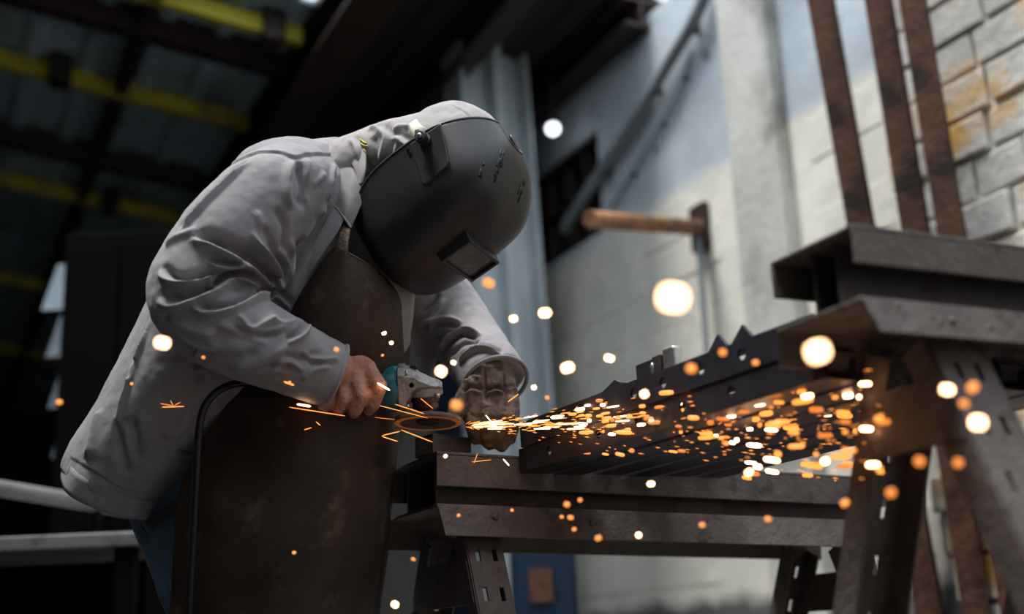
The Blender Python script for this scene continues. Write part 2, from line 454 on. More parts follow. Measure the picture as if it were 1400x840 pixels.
# dark louvred window in the upper wall
wn = tag(mesh_obj('window_1', *(lambda b: (b.v, b.f))(MB().prism([PQ(PW+.12, wq0, wz0), PQ(PW+.14, wq0, wz0), PQ(PW+.14, wq1, wz0), PQ(PW+.12, wq1, wz0)], (0, 0, wz1-wz0))), m_glassdark), kind='structure')
for i in range(6):
    q = wq0+(wq1-wq0)*i/5
    MB().box(PQ(PW+.06, q, (wz0+wz1)/2), U2*.022, W2*.03, Vector((0, 0, (wz1-wz0)/2))).build('window_bar', m_girder, wn)
for i in range(3):
    z = wz0+(wz1-wz0)*i/2
    MB().box(PQ(PW+.05, (wq0+wq1)/2, z), U2*((wq1-wq0)/2), W2*.03, Vector((0, 0, .02))).build('window_rail', m_girder, wn)
# far end wall and left wall
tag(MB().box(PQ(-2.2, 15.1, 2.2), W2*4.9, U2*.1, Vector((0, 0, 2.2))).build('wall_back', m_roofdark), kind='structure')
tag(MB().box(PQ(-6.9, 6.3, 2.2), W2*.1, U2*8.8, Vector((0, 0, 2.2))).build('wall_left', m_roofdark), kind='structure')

# roof: sheets with ribs running away from the camera, falling towards the side wall
RS = .13
def roofz(p): return ZE+.10+(PW-p)*RS
def roof_sheet(p0, p1, q0, q1, pitch=.26, rib=.035):
    v = []; f = []; p = p0; prof = []
    while p < p1:
        prof += [(p, 0), (p+pitch*.55, 0), (p+pitch*.68, -rib), (p+pitch*.87, -rib)]; p += pitch
    prof.append((p1, 0)); prof = [x for x in prof if x[0] <= p1]
    n = len(prof)
    for q in (q0, q1):
        for dz in (0, .02):
            v += [PQ(a, q, roofz(a)+b+dz) for a, b in prof]
    for i in range(n-1):
        f += [(i, i+1, 2*n+i+1, 2*n+i), (n+i, 3*n+i, 3*n+i+1, n+i+1), (i, n+i, n+i+1, i+1), (2*n+i, 2*n+i+1, 3*n+i+1, 3*n+i)]
    return v, f
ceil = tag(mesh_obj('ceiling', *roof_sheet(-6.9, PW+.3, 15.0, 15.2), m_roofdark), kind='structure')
mesh_obj('roof_sheet', *roof_sheet(-6.9, 1.42, 4.75, 5.57), m_roof, ceil)
q = -2.5  # unseen roof on the left, added to keep side light off the jacket
while q < 4.7:
    mesh_obj('roof_sheet', *roof_sheet(-6.9, -.7, q, min(q+1.62, 4.77)), m_roof, ceil); q += 1.6
mesh_obj('roof_sheet', *roof_sheet(-.7, PW+.3, -2.5, -1.5), m_roof, ceil)  # unseen roof strip behind the camera, added to cut frontal sky light
tag(MB().box(PQ(-2.2, -2.6, 2.2), W2*4.9, U2*.1, Vector((0, 0, 2.2))).build('light_block_wall', m_conc), kind='structure')  # unseen wall behind the camera, added to block low sky light
q = 3.95
while q < 15:
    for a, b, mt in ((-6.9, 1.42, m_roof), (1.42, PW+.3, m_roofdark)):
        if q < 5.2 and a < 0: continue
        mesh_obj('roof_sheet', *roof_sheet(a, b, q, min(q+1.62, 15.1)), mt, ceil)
    q += 1.6
def girder(p, z, w, h, q0=3.95, q1=15, mat=None, name='girder'):
    """I-section running along the building"""
    mm = MB(); c = lambda zz: PQ(p, (q0+q1)/2, zz)
    mm.box(c(z+h/2), W2*w/2, U2*(q1-q0)/2, Vector((0, 0, .008)))
    mm.box(c(z-h/2), W2*w/2, U2*(q1-q0)/2, Vector((0, 0, .008)))
    mm.box(c(z), W2*.006, U2*(q1-q0)/2, Vector((0, 0, h/2)))
    return mm.build(name, mat or m_girder, ceil)
girder(1.5, roofz(1.5)-.13, .2, .2)
girder(2.05, roofz(2.05)-.11, .11, .14)
girder(PW-.04, ZE+.0, .16, .12)
girder(.75, roofz(.75)-.06, .06, .08)
def crossbar(px, py, mat, w, h, pr, name):
    """bar across the roof through the point of the roof seen at a pixel"""
    no = Vector((W2.x*RS, W2.y*RS, 1)).normalized()
    P = on_plane(px, py, Vector((W2.x*PW, W2.y*PW, ZE+.06)), no)
    q = P.dot(U2); a = -6.8; b = pr
    A = PQ(a, q, roofz(a)-.07); B = PQ(b, q, roofz(b)-.07); d = (B-A)
    x = d/2; n = Vector((0, 0, 1))
    MB().box((A+B)/2, x, U2*w/2, n*h/2).build(name, mat, ceil)
    return q
for px, py in ((330, 18), (150, 112), (120, 265), (40, 382), (40, 478)):
    crossbar(px, py, m_yellow, .05, .085, 1.4, 'purlin')
for px, py in ((240, 40), (60, 190)):
    crossbar(px, py, m_girder, .10, .12, 1.4, 'rafter')
# hangers that break the yellow purlins
for px, py in ((83, 88), (372, 30), (150, 268)):
    no = Vector((W2.x*RS, W2.y*RS, 1)).normalized()
    P = on_plane(px, py, Vector((W2.x*PW, W2.y*PW, ZE+.06)), no)
    MB().box(P-Vector((0, 0, .02)), W2*.05, U2*.06, Vector((0, 0, .09))).build('purlin_bracket', m_girder, ceil, bevel=.005)
# ------------------------------------------------------------------ trestles
def perforated(w, l, rows, slot=(.009, .026), cols=(-.016, .016), t=.004, off=.05, step=.075):
    """flat bar (x across, z down from 0) with pairs of real slots"""
    zs = []; 
    for i in range(rows):
        zc = off+i*step
        if zc+slot[1] < l-.01: zs.append(zc)
    xb = sorted([-w/2, w/2]+[c+s*slot[0]/2 for c in cols for s in (-1, 1)])
    zb = [0.0]
    for zc in zs: zb += [zc-slot[1]/2, zc+slot[1]/2]
    zb.append(l)
    v = [(x, 0, -z) for z in zb for x in xb]; n = len(xb); f = []
    for i in range(len(zb)-1):
        for k in range(n-1):
            if i % 2 == 1 and k in (1, 3) and len(cols) == 2: continue
            if i % 2 == 1 and k == 1 and len(cols) == 1: continue
            f.append((i*n+k, i*n+k+1, (i+1)*n+k+1, (i+1)*n+k))
    return v, f
def frame_from(o, z_dn, xd):
    """matrix with -z along z_dn and x near xd"""
    zz = -Vector(z_dn).normalized(); x = Vector(xd); x = (x-zz*x.dot(zz)).normalized(); y = zz.cross(x)
    return Matrix(((x.x, y.x, zz.x, o[0]), (x.y, y.y, zz.y, o[1]), (x.z, y.z, zz.z, o[2]), (0, 0, 0, 1)))
def trestle(o, xdir, length, width, fh, gap, lowh, label, splay=.30, legw=.066, ends=(.095, None), lipx=.0, spread=.10, legin=.03):
    x = Vector(xdir).normalized(); y = Vector((0, 0, 1)).cross(x).normalized(); z = x.cross(y)
    Mx = Matrix(((x.x, y.x, z.x, o.x), (x.y, y.y, z.y, o.y), (x.z, y.z, z.z, o.z), (0, 0, 0, 1)))
    root = empty('steel_trestle', Mx, label, 'trestle', None)
    t = .006
    m = MB(); m.abox(0, length, 0, width, -t, 0); m.abox(0, length, 0, t, -fh, -t); m.abox(0, length, width-t, width, -fh, -t)
    m.build('top_channel', m_trestle, root, bevel=.0018)
    # box rail under it, set back, open at the end
    y0 = .055; y1 = width-.055; z1 = -t; z0 = -fh-gap
    m = MB(); m.abox(.02, length-.02, y0, y0+t, z0, z1); m.abox(.02, length-.02, y1-t, y1, z0, z1)
    m.build('under_rail', m_steel, root, bevel=.001)
    # lower saddle: web and two flanges leaning out
    zt = -fh-gap; e = .016
    m = MB(); m.abox(0+lipx, length, 0, width, zt-t, zt)
    for yy, sg in ((0, -1), (width, 1)):
        m.prism([Vector((lipx, yy, zt)), Vector((lipx, yy-sg*t, zt)), Vector((lipx+.010, yy+sg*e-sg*t, zt-lowh)), Vector((lipx+.010, yy+sg*e, zt-lowh))], (length-lipx, 0, 0))
    m.build('lower_saddle', m_trestle, root, bevel=.0015)
    # weld lumps
    for k in range(5):
        xx = random.uniform(.01, length*.3); c = Vector((xx, -e*.5-.001, zt-lowh*random.uniform(.2, .8)))
        mm = MB(); r = random.uniform(.003, .006); ellipsoid(mm, c, Vector((r, 0, 0)), Vector((0, r*.5, 0)), Vector((0, 0, r)), 10, 6)
        mm.build('weld_spatter', m_weld, root, smooth=True)
    inv = Mx.inverted()
    zl = zt-lowh*.7
    for xe, sgn in ((ends[0], 1), (length-ends[0], -1)):
        feet = []
        for yy, sy in ((legin, -1), (width-legin, 1)):
            top = Vector((xe, yy, zl)); wt = Mx @ top
            foot_l = Vector((xe, yy+sy*splay*.9, zl-.6)); fw = Mx @ foot_l
            d = (fw-wt); d *= (wt.z)/(-d.z); L = d.length
            lf = frame_from(top, inv.to_3x3() @ d, Vector((1, 0, 0)))
            v, f = perforated(legw, L, 12)
            # face slotted, two flanges turned inwards
            sd = -sy
            mm = MB(); mm.add([Vector(a) for a in v], f)
            leg = mesh_obj('leg', [lf @ Vector(a) for a in mm.v], mm.f, m_trestle, root, solid=.005)
            fl = MB()
            for sx in (-1, 1):
                fl.abox(sx*legw/2-.0025, sx*legw/2+.0025, min(0, sd*.042), max(0, sd*.042), -L, 0)
            mesh_obj('leg_flange', [lf @ a for a in fl.v], fl.f, m_trestle, leg, bevel=.001)
            wl = MB(); pts = [lf @ Vector((-legw/2+legw*k/9, -sd*.004, .004*math.sin(k*2.1))) for k in range(10)]
            wl.tube(pts, [.005+.0016*math.sin(k*1.7) for k in range(10)], 8)
            wl.build('weld_bead', m_weld, leg, smooth=True)
            feet.append((lf, L))
        # gusset plate tying the two legs together
        (la, L1), (lb, L2) = feet
        for zz, hh in ((.055, .085), (L1*.62, .05)):
            a0 = la @ Vector((sgn*-.5*legw*0-.0, .006, -zz)); a1 = la @ Vector((0, .006, -zz-hh))
            b0 = lb @ Vector((0, -.006, -zz)); b1 = lb @ Vector((0, -.006, -zz-hh))
            off = Vector((-sgn*(legw/2+.004), 0, 0))
            m = MB(); m.prism([a0+off, a1+off, b1+off, b0+off], (sgn*.005, 0, 0))
            m.build('gusset_plate', m_trestle, root, bevel=.001)
    return root, Mx
A0 = at(597, 617, 2.15); A1 = at(1200, 653, 2.56)
xA = (A1-A0).normalized()
trA, MA = trestle(A0, xA, 1.02, .25, .060, .030, .056, 'dark steel trestle the worker grinds on, beams lying across it')
B0 = at(1165, 305, 1.45)
trB, MBm = trestle(B0, W2, .62, .16, .048, .040, .046, 'taller dark steel trestle with nothing on top, beside the beam ends', splay=.26, legw=.085, ends=(.16, None), lipx=.0)

# ------------------------------------------------------------------ steel on the trestle
def local(Mx, v): return Mx @ Vector(v)
def hole_strip(L, h, holes, r=.0085, t=.004):
    """upright web (x along, z up) with round holes as real openings: grid cells with ring fans"""
    v = []; f = []; xs = [0.0]
    cell = r*1.7
    segs = []
    x = 0
    for c in holes: segs += [(x, c-cell, None), (c-cell, c+cell, c)]; x = c+cell
    segs.append((x, L, None))
    for a, b, c in segs:
        n = len(v)
        if c is None:
            v += [(a, 0, 0), (b, 0, 0), (b, 0, h), (a, 0, h)]; f.append((n, n+1, n+2, n+3)); continue
        zc = h*.55; q = 16; ring = [(c+r*math.cos(2*math.pi*k/q), 0, zc+r*math.sin(2*math.pi*k/q)) for k in range(q)]
        out = []
        for k in range(q):
            an = 2*math.pi*k/q; cx, sx = math.cos(an), math.sin(an); s = min((cell)/abs(cx) if abs(cx) > 1e-6 else 9, ((h-zc) if sx > 0 else zc)/abs(sx) if abs(sx) > 1e-6 else 9)
            out.append((c+cx*s, 0, zc+sx*s))
        cor = [(b, 0, h), (a, 0, h), (a, 0, 0), (b, 0, 0)]
        v += ring+out+cor
        for k in range(q):
            k2 = (k+1) % q; f.append((n+k, n+q+k, n+q+k2, n+k2))
            o1, o2 = out[k], out[k2]
            if not (abs(o1[0]-o2[0]) < 1e-6 or abs(o1[2]-o2[2]) < 1e-6):
                ci = min(range(4), key=lambda i: (Vector(cor[i])-Vector(o1)).length+(Vector(cor[i])-Vector(o2)).length)
                f.append((n+q+k, n+2*q+ci, n+q+k2))
    return v, f
def steel_beam(P0, P1, h, w, label, holes=(), group=None, lip=.03, upside=False):
    """lipped angle/channel lying on the trestle; P0 far lower edge, P1 near lower edge (camera side)"""
    x = (P1-P0); L = x.length; x.normalize(); y = -Vector((0, 0, 1)).cross(x).normalized()
    if y.dot(W2) < 0: y = -y
    z = Vector((0, 0, 1)); z = (z-x*z.dot(x)).normalized()
    Mx = Matrix(((x.x, y.x, z.x, P0.x), (x.y, y.y, z.y, P0.y), (x.z, y.z, z.z, P0.z), (0, 0, 0, 1)))
    root = empty('steel_beam', Mx, label, 'beam', group); t = .004
    v, f = hole_strip(L, h, holes)
    mesh_obj('web', v, f, m_beam, root, solid=t)
    m = MB(); m.abox(0, L, 0, w, h-t, h); m.build('top_flange', m_beam, root, bevel=.0008)
    m = MB(); m.abox(0, L, 0, w, 0, t); m.build('bottom_flange', m_beam, root, bevel=.0008)
    m = MB(); m.abox(0, L, w-t, w, 0, lip); m.build('lip', m_beam, root)
    return root, Mx, L
# the upper beam: its top edge seen from (715,577) to (1105,432)
zt_far = None
T0 = at(712, 579, 2.21); T1 = at(1112, 429, 1.60)
d = (T1-T0)
H1 = .044
T1 = T0 + d*1.0
steelU, MU, LU = steel_beam(T0-Vector((0, 0, H1)), T1-Vector((0, 0, H1)), H1, .05,
        'dark steel beam with a row of round holes, uppermost on the trestle', holes=[.17, .265, .345, .42, .51, .60])
dn = d.normalized(); H2 = .042
yb = W2*1.0
for i, (oy, ob) in enumerate(((.002, .03), (.075, -.02), (.15, .05), (.225, 0), (.30, .04), (.375, .02))):
    P0 = T0 + yb*oy - Vector((0, 0, H1+H2+.001)) + dn*(-.02+ob*.3); P1 = P0 + dn*(d.length*1.0+.02)
    if i == 0:
        steel_beam(P0, P1, H2, .055, 'dark steel beam with sparse holes, directly under the uppermost one', holes=[.1, .25, .36, .47, .58, .75])
    else:
        steel_beam(P0, P1, H2, .055, 'plain dark steel beam lying in the row beside the perforated ones', group='beams lying side by side on the trestle')
# small pieces lying on the upper beam
def on_beam(s, yy=.0): return MU @ Vector((s, yy, H1))
bx, by, bz = [MU.to_3x3() @ Vector(a) for a in ((1, 0, 0), (0, 1, 0), (0, 0, 1))]
def s_at(px):
    """distance along the upper beam at which its top edge shows at column px"""
    lo, hi = 0, LU
    for _ in range(40):
        mid = (lo+hi)/2; v = MU @ Vector((mid, 0, H1))-CAM
        if 700+FPX*v.dot(RGT)/v.dot(FWD) < px: lo = mid
        else: hi = mid
    return lo
s0 = s_at(862)
c = on_beam(s0+.022, .028)
m = MB(); m.box(c+bz*.014, bx*.022, by*.016, bz*.0135); o = m.build('steel_block', m_beam, bevel=.001)
tag(o, 'small dark square steel block lying on the perforated beam', 'block')
c2 = on_beam(s0+.066, .022)
r = empty('welded_bracket', c2, 'small bracket with bright ground corner lying beside the steel block', 'bracket')
m = MB(); m.box(Vector((0, 0, .015)) - bx*.010, bx*.010, by*.012, bz*.0145); m.build('bracket_base', m_steel, r, bevel=.001)
m = MB(); m.box(Vector((0, 0, .019)) + bx*.016, bx*.015, by*.010, bz*.0185); m.build('ground_corner', m_bright, r, bevel=.005, bseg=3)
m = MB(); ellipsoid(m, Vector((0, 0, .012))-bx*.019-by*.013, bx*.004, by*.004, bz*.009, 12, 8); m.build('weld_bead', m_bright, r, smooth=True)
for (pa, pt, pb, lb) in ((955, (977.5, 456), 987, 'dark triangular steel gusset standing on the beam, close to the bracket'),
                         (987, (1009, 443), 1022, 'dark triangular steel gusset standing on the beam, farther from the bracket')):
    a = on_beam(s_at(pa), .012); b2 = on_beam(s_at(pb), .012); dd = (a-CAM).dot(FWD)
    dm = ((b2+a)/2-CAM).dot(FWD); top = at(pt[0], pt[1], dm)
    top = top - by*((top-a).dot(by))
    m = MB(); m.prism([a, b2, top], by*.006); o = m.build('steel_gusset', m_beam, bevel=.0006)
    tag(o, lb, 'gusset')
a = on_beam(s_at(795), .014); b2 = on_beam(s_at(838), .014)
m = MB(); m.prism([a, b2, b2+bz*.012, a+(b2-a)*.85+bz*.019, a+(b2-a)*.5+bz*.008], by*.03)
tag(m.build('steel_offcut', m_beam, bevel=.0008), 'low wedge-shaped steel offcut lying on the perforated beam', 'offcut')
# the piece being ground: short rectangular tube, open towards the glove
wp = MA @ Vector((.0, .06, 0))
ax = (MA.to_3x3() @ Vector((.97, .22, 0))).normalized(); ay = Vector((0, 0, 1)).cross(ax).normalized(); az = ax.cross(ay)
hx, hy, hz, t = .042, .028, .0185, .003
r = empty('steel_tube', wp+ax*hx+az*hz+ay*.0, 'short rectangular steel tube under the grinding disc', 'steel tube')
m = MB()
m.box(az*(hz-t/2), ax*hx, ay*hy, az*t/2); m.box(-az*(hz-t/2), ax*hx, ay*hy, az*t/2)
m.box(ay*(hy-t/2), ax*hx, ay*t/2, az*(hz-t)); m.box(-ay*(hy-t/2), ax*hx, ay*t/2, az*(hz-t))
m.build('tube_wall', m_steel, r, bevel=.0008)
m = MB(); m.box(-ax*(hx-.006), ax*.002, ay*(hy-t), az*(hz-t)); m.build('end_plate', m_bright, r)
# ------------------------------------------------------------------ the worker
base = at(285, 700, 2.2); base.z = 0
man = empty('person', base, 'worker in grey jacket, leather apron and black welding helmet, bending over the grinder', 'person')
PINV = Matrix.Translation(-base)
def part(o, root=None, pinv=None):
    o.parent = root or man
    o.matrix_parent_inverse = (pinv or PINV).copy()
    return o
# head frame (helmet axes in the camera's right / up / depth, turned into world)
def cw(a, b, c): return (RGT*a + UPV*b + FWD*c).normalized()
HL = cw(.385, -.27, .88); HU = cw(.80, .55, -.185); HU = (HU-HL*HU.dot(HL)).normalized()
HF = cw(.433, -.786, -.43); HF = (HF-HL*HF.dot(HL)-HU*HF.dot(HU)).normalized(); HR = -HL
HC = at(634, 242, 2.13)
def hp(u, s, f): return HC + HU*u + HR*s + HF*f

# --- legs run from the hips down to the floor
hipN = at(278, 705, 2.20); hipF = at(300, 705, 2.40)
def leg_path(hip, fx, fy):
    foot = Vector((hip.x+fx, hip.y+fy, .09)); knee = hip.lerp(foot, .5)+Vector((.05, -.01, 0))
    return [hip+Vector((0, 0, .08)), hip, hip.lerp(knee, .6)+Vector((.012, 0, 0)), knee, knee.lerp(foot, .45)-Vector((.02, 0, 0)), foot]
legN = leg_path(hipN, .06, -.04); legF = leg_path(hipF, .16, .02)
FACE = Vector((.94, -.34, 0))
def limb(mb, pts, rads, n=4, seg=20):
    R = crom([list(p)+[r] for p, r in zip(pts, rads)], n)
    return mb.tube([Vector(r[:3]) for r in R], [r[3] for r in R], seg)

# --- body: one continuous figure (mostly under the clothes)
mb = MB()
ellipsoid(mb, hp(-.02, 0, -.035), HR*.074, HF*.090, HU*.098)                # skull
ellipsoid(mb, hp(-.09, 0, .01), HR*.056, HF*.062, HU*.06)                  # jaw
ellipsoid(mb, hp(-.045, 0, .062), HR*.012, HF*.022, HU*.02)                  # nose
for sd in (-1, 1):
    ellipsoid(mb, hp(-.03, .075*sd, -.04), HR*.01, HF*.02, HU*.03)           # ears
    ellipsoid(mb, hp(-.015, .03*sd, .046), HR*.018, HF*.01, HU*.008)         # brows
ellipsoid(mb, hp(-.095, 0, .060), HR*.026, HF*.010, HU*.008)                 # mouth
capsule(mb, hp(-.04, 0, -.03), at(470, 262, 2.2), .055, .06)
loft(mb, [(285, 690, 2.28, 66, .12), (310, 580, 2.24, 70, .13), (355, 440, 2.22, 95, .15), (415, 320, 2.22, 85, .165), (455, 265, 2.21, 50, .12)], 4, 28)
def arm(mb, pts, rads): return limb(mb, pts, rads)
arm(mb, [at(400, 275, 2.12), at(375, 275, 2.07), at(318, 335, 2.01), at(268, 400, 1.95), at(340, 455, 1.95), at(430, 498, 2.0), at(470, 506, 2.03)],
    [.05, .055, .046, .04, .04, .032, .029])
arm(mb, [at(460, 300, 2.3), at(500, 315, 2.38), at(548, 365, 2.42), at(598, 425, 2.42), at(640, 470, 2.37), at(668, 508, 2.29)], [.05, .055, .046, .042, .036, .03])
# bare right hand closed on the grinder (palm, four unequal bent fingers, thumb round the far side)
palm = MB()
K = [(at(503, 503, 2.038), .0135), (at(487, 513, 2.030), .0140), (at(468, 520, 2.028), .0130), (at(452, 524, 2.030), .0120)]   # knuckles, index to little
wr = [at(474, 487, 2.040), at(467, 500, 2.028), at(458, 513, 2.024), at(449, 525, 2.03)]
for (k, r), w in zip(K, wr):
    capsule(mb, w, k, .017, r+.001)
for i in range(3):
    capsule(mb, (K[i][0]+K[i+1][0])/2, (wr[i]+wr[i+1])/2, .0125, .016)
capsule(mb, at(498, 511, 2.045), at(493, 524, 2.042), .013, .010); capsule(mb, at(503, 512, 2.038), at(501, 528, 2.034), .0115, .010); capsule(mb, at(482, 512, 2.06), at(462, 520, 2.06), .022, .020)                        # heel of the palm
fingers = [
    [(503, 503, 2.038), (519, 528, 2.020), (510, 553, 2.030), (503, 561, 2.060)],
    [(487, 513, 2.030), (494, 541, 2.010), (486, 561, 2.022), (482, 566, 2.056)],
    [(468, 520, 2.028), (470, 545, 2.008), (463, 559, 2.022), (461, 563, 2.054)],
    [(452, 524, 2.030), (450, 546, 2.014), (445, 556, 2.028), (445, 558, 2.056)]]
for fg, r in zip(fingers, (.0124, .0120, .0114, .0102)):
    P = [at(*q) for q in fg]
    capsule(mb, P[0], P[1], r*1.04, r); capsule(mb, P[1], P[2], r*1.05, r*.94); capsule(mb, P[2], P[3], r*.97, r*.85)
capsule(mb, at(478, 500, 2.06), at(500, 505, 2.105), .016, .014); capsule(mb, at(500, 505, 2.105), at(520, 520, 2.118), .0135, .0115)   # thumb
# left hand inside the glove
capsule(mb, at(668, 508, 2.29), at(672, 555, 2.25), .03, .026)
for q in ((645, 566), (662, 570), (679, 572), (694, 570)):
    capsule(mb, at(669, 545, 2.25), at(q[0], q[1], 2.24), .009, .008); capsule(mb, at(q[0], q[1], 2.24), at(q[0]+4, q[1]+26, 2.25), .008, .006)
capsule(mb, at(650, 545, 2.25), at(628, 568, 2.22), .009, .008)
for pth in (legN, legF):
    limb(mb, pth, [.09, .085, .07, .055, .05, .036], 4, 18)
    f0 = pth[-1]; capsule(mb, f0-Vector((0, 0, .03)), f0+FACE*.14-Vector((0, 0, .055)), .036, .028)
me = melt(mb, .0030, 2, 0, .5)
body = part(link('body', me, m_skin, None, True))
# knuckle creases and tendons on the bare hand
sculpt(me, [('g', [(503, 524), (500, 540), (496, 560)], 2.0, 1.6, 1), ('g', [(479, 526), (479, 545), (474, 563)], 2.0, 1.6, 1), ('g', [(461, 530), (458, 548), (453, 561)], 2.0, 1.4, 1),
            ('g', [(511, 513), (505, 521), (498, 524)], 2.2, 1.0, 1), ('g', [(508, 538), (516, 541), (524, 538)], 1.6, .9, 1), ('g', [(510, 527), (517, 530), (525, 527)], 1.4, .6, 1),
            ('g', [(482, 545), (490, 547), (499, 544)], 1.5, .8, 1), ('g', [(462, 546), (470, 548), (477, 545)], 1.5, .8, 1), ('g', [(446, 546), (451, 548), (457, 545)], 1.4, .7, 1),
            ('r', [(482, 487), (492, 496), (500, 503)], 3, 1.0, 1), ('r', [(470, 497), (479, 506), (486, 513)], 3, 1.1, 1), ('r', [(460, 508), (464, 515), (468, 521)], 3, .9, 1),
            ('g', [(480, 499), (486, 505), (492, 510)], 2, .6, 1)], noise=[(.0003, 260, 260, 260, 3)])
# --- finger nails on the visible finger ends stay hidden under the grip

# --- trousers and boots
mb = MB()
limb(mb, legN, [.118, .112, .095, .078, .072, .062], 4, 22); limb(mb, legF, [.12, .112, .095, .078, .072, .062], 4, 22)
loft(mb, [(245, 640, 2.26, 70, .15), (268, 695, 2.26, 82, .15), (292, 760, 2.26, 70, .15)], 4, 28)
me = melt(mb, .009, 6, 1)
sculpt(me, [('f', [(180, 700), (200, 745), (222, 800), (228, 838)], 7, 5, 1), ('r', [(205, 720), (215, 780), (226, 835)], 5, 4, 1),
            ('g', [(188, 715), (205, 735), (225, 748)], 5, 4, 1), ('g', [(212, 770), (220, 790), (228, 800)], 4, 3, 1)], noise=[(.004, 18, 18, 9, 5), (.0015, 50, 50, 30, 6)])
part(link('trousers', me, m_jeans, None, True))
for pth in (legN, legF):
    f0 = pth[-1]; mb = MB()
    capsule(mb, f0+Vector((0, 0, .10)), f0-Vector((0, 0, .03)), .060, .056)
    capsule(mb, f0-FACE*.045+Vector((0, 0, -.045)), f0+FACE*.15+Vector((0, 0, -.048)), .044, .040)
    ellipsoid(mb, f0+FACE*.13+Vector((0, 0, -.042)), FACE*.07, FACE.cross(Vector((0, 0, 1)))*.048, Vector((0, 0, .045)))
    me = melt(mb, .007, 4); co, no = mesh_np(me); co[:, 2] = np.maximum(co[:, 2], .012); me.vertices.foreach_set('co', co.ravel()); me.update()
    bt = part(link('boot', me, m_boot, None, True))
    sl = MB(); n = 20; sd = FACE.cross(Vector((0, 0, 1)))
    poly = [Vector((f0.x, f0.y, 0))+FACE*(.05+.135*math.cos(2*math.pi*k/n))+sd*(.05*math.sin(2*math.pi*k/n)) for k in range(n)]
    sl.prism(poly, (0, 0, .022)); o = sl.build('boot_sole', m_black, None, bevel=.003); o.parent = bt

# --- jacket
mb = MB()
loft(mb, [(172, 660, 2.23, 80, .200), (186, 634, 2.23, 84, .204), (228, 575, 2.22, 88, .205), (288, 480, 2.21, 102, .205), (345, 390, 2.21, 112, .205),
          (395, 310, 2.21, 104, .20), (435, 262, 2.21, 82, .175), (462, 240, 2.21, 58, .12), (484, 226, 2.20, 42, .085)], 5, 44)
loft(mb, [(425, 275, 2.16, 66, .09), (388, 262, 2.09, 68, .092), (345, 296, 2.03, 70, .088), (300, 345, 1.985, 70, .084), (268, 398, 1.955, 64, .08),
          (285, 432, 1.945, 62, .08), (330, 458, 1.95, 60, .078), (385, 483, 1.975, 54, .07), (430, 503, 2.005, 48, .058), (455, 514, 2.02, 47, .054)], 5, 40)
loft(mb, [(470, 290, 2.3, 70, .08), (515, 315, 2.38, 66, .085), (565, 378, 2.42, 60, .08), (612, 432, 2.42, 52, .07), (646, 476, 2.37, 46, .062), (668, 508, 2.30, 45, .058), (676, 521, 2.275, 46, .057)], 5, 36)
loft(mb, [(330, 262, 2.2, 30, .06), (362, 236, 2.2, 36, .12), (402, 219, 2.2, 30, .15), (450, 224, 2.2, 24, .12)], 4, 28)
loft(mb, [(480, 290, 2.22, 42, .10), (512, 340, 2.2, 46, .10), (520, 400, 2.2, 46, .10), (510, 470, 2.22, 50, .10)], 4, 28)      # chest under the bib
loft(mb, [(540, 440, 2.44, 34, .06), (560, 492, 2.42, 34, .05), (570, 530, 2.41, 28, .05), (574, 556, 2.40, 20, .04)], 4, 28)   # far front of the jacket
me = melt(mb, .0058, 7, 1)
S = []
z2 = lambda *p: Zm(190, 300, 3.11, p)
z3 = lambda *p: Zm(340, 180, 3.23, p)
z4 = lambda *p: Zm(80, 430, 3.11, p)
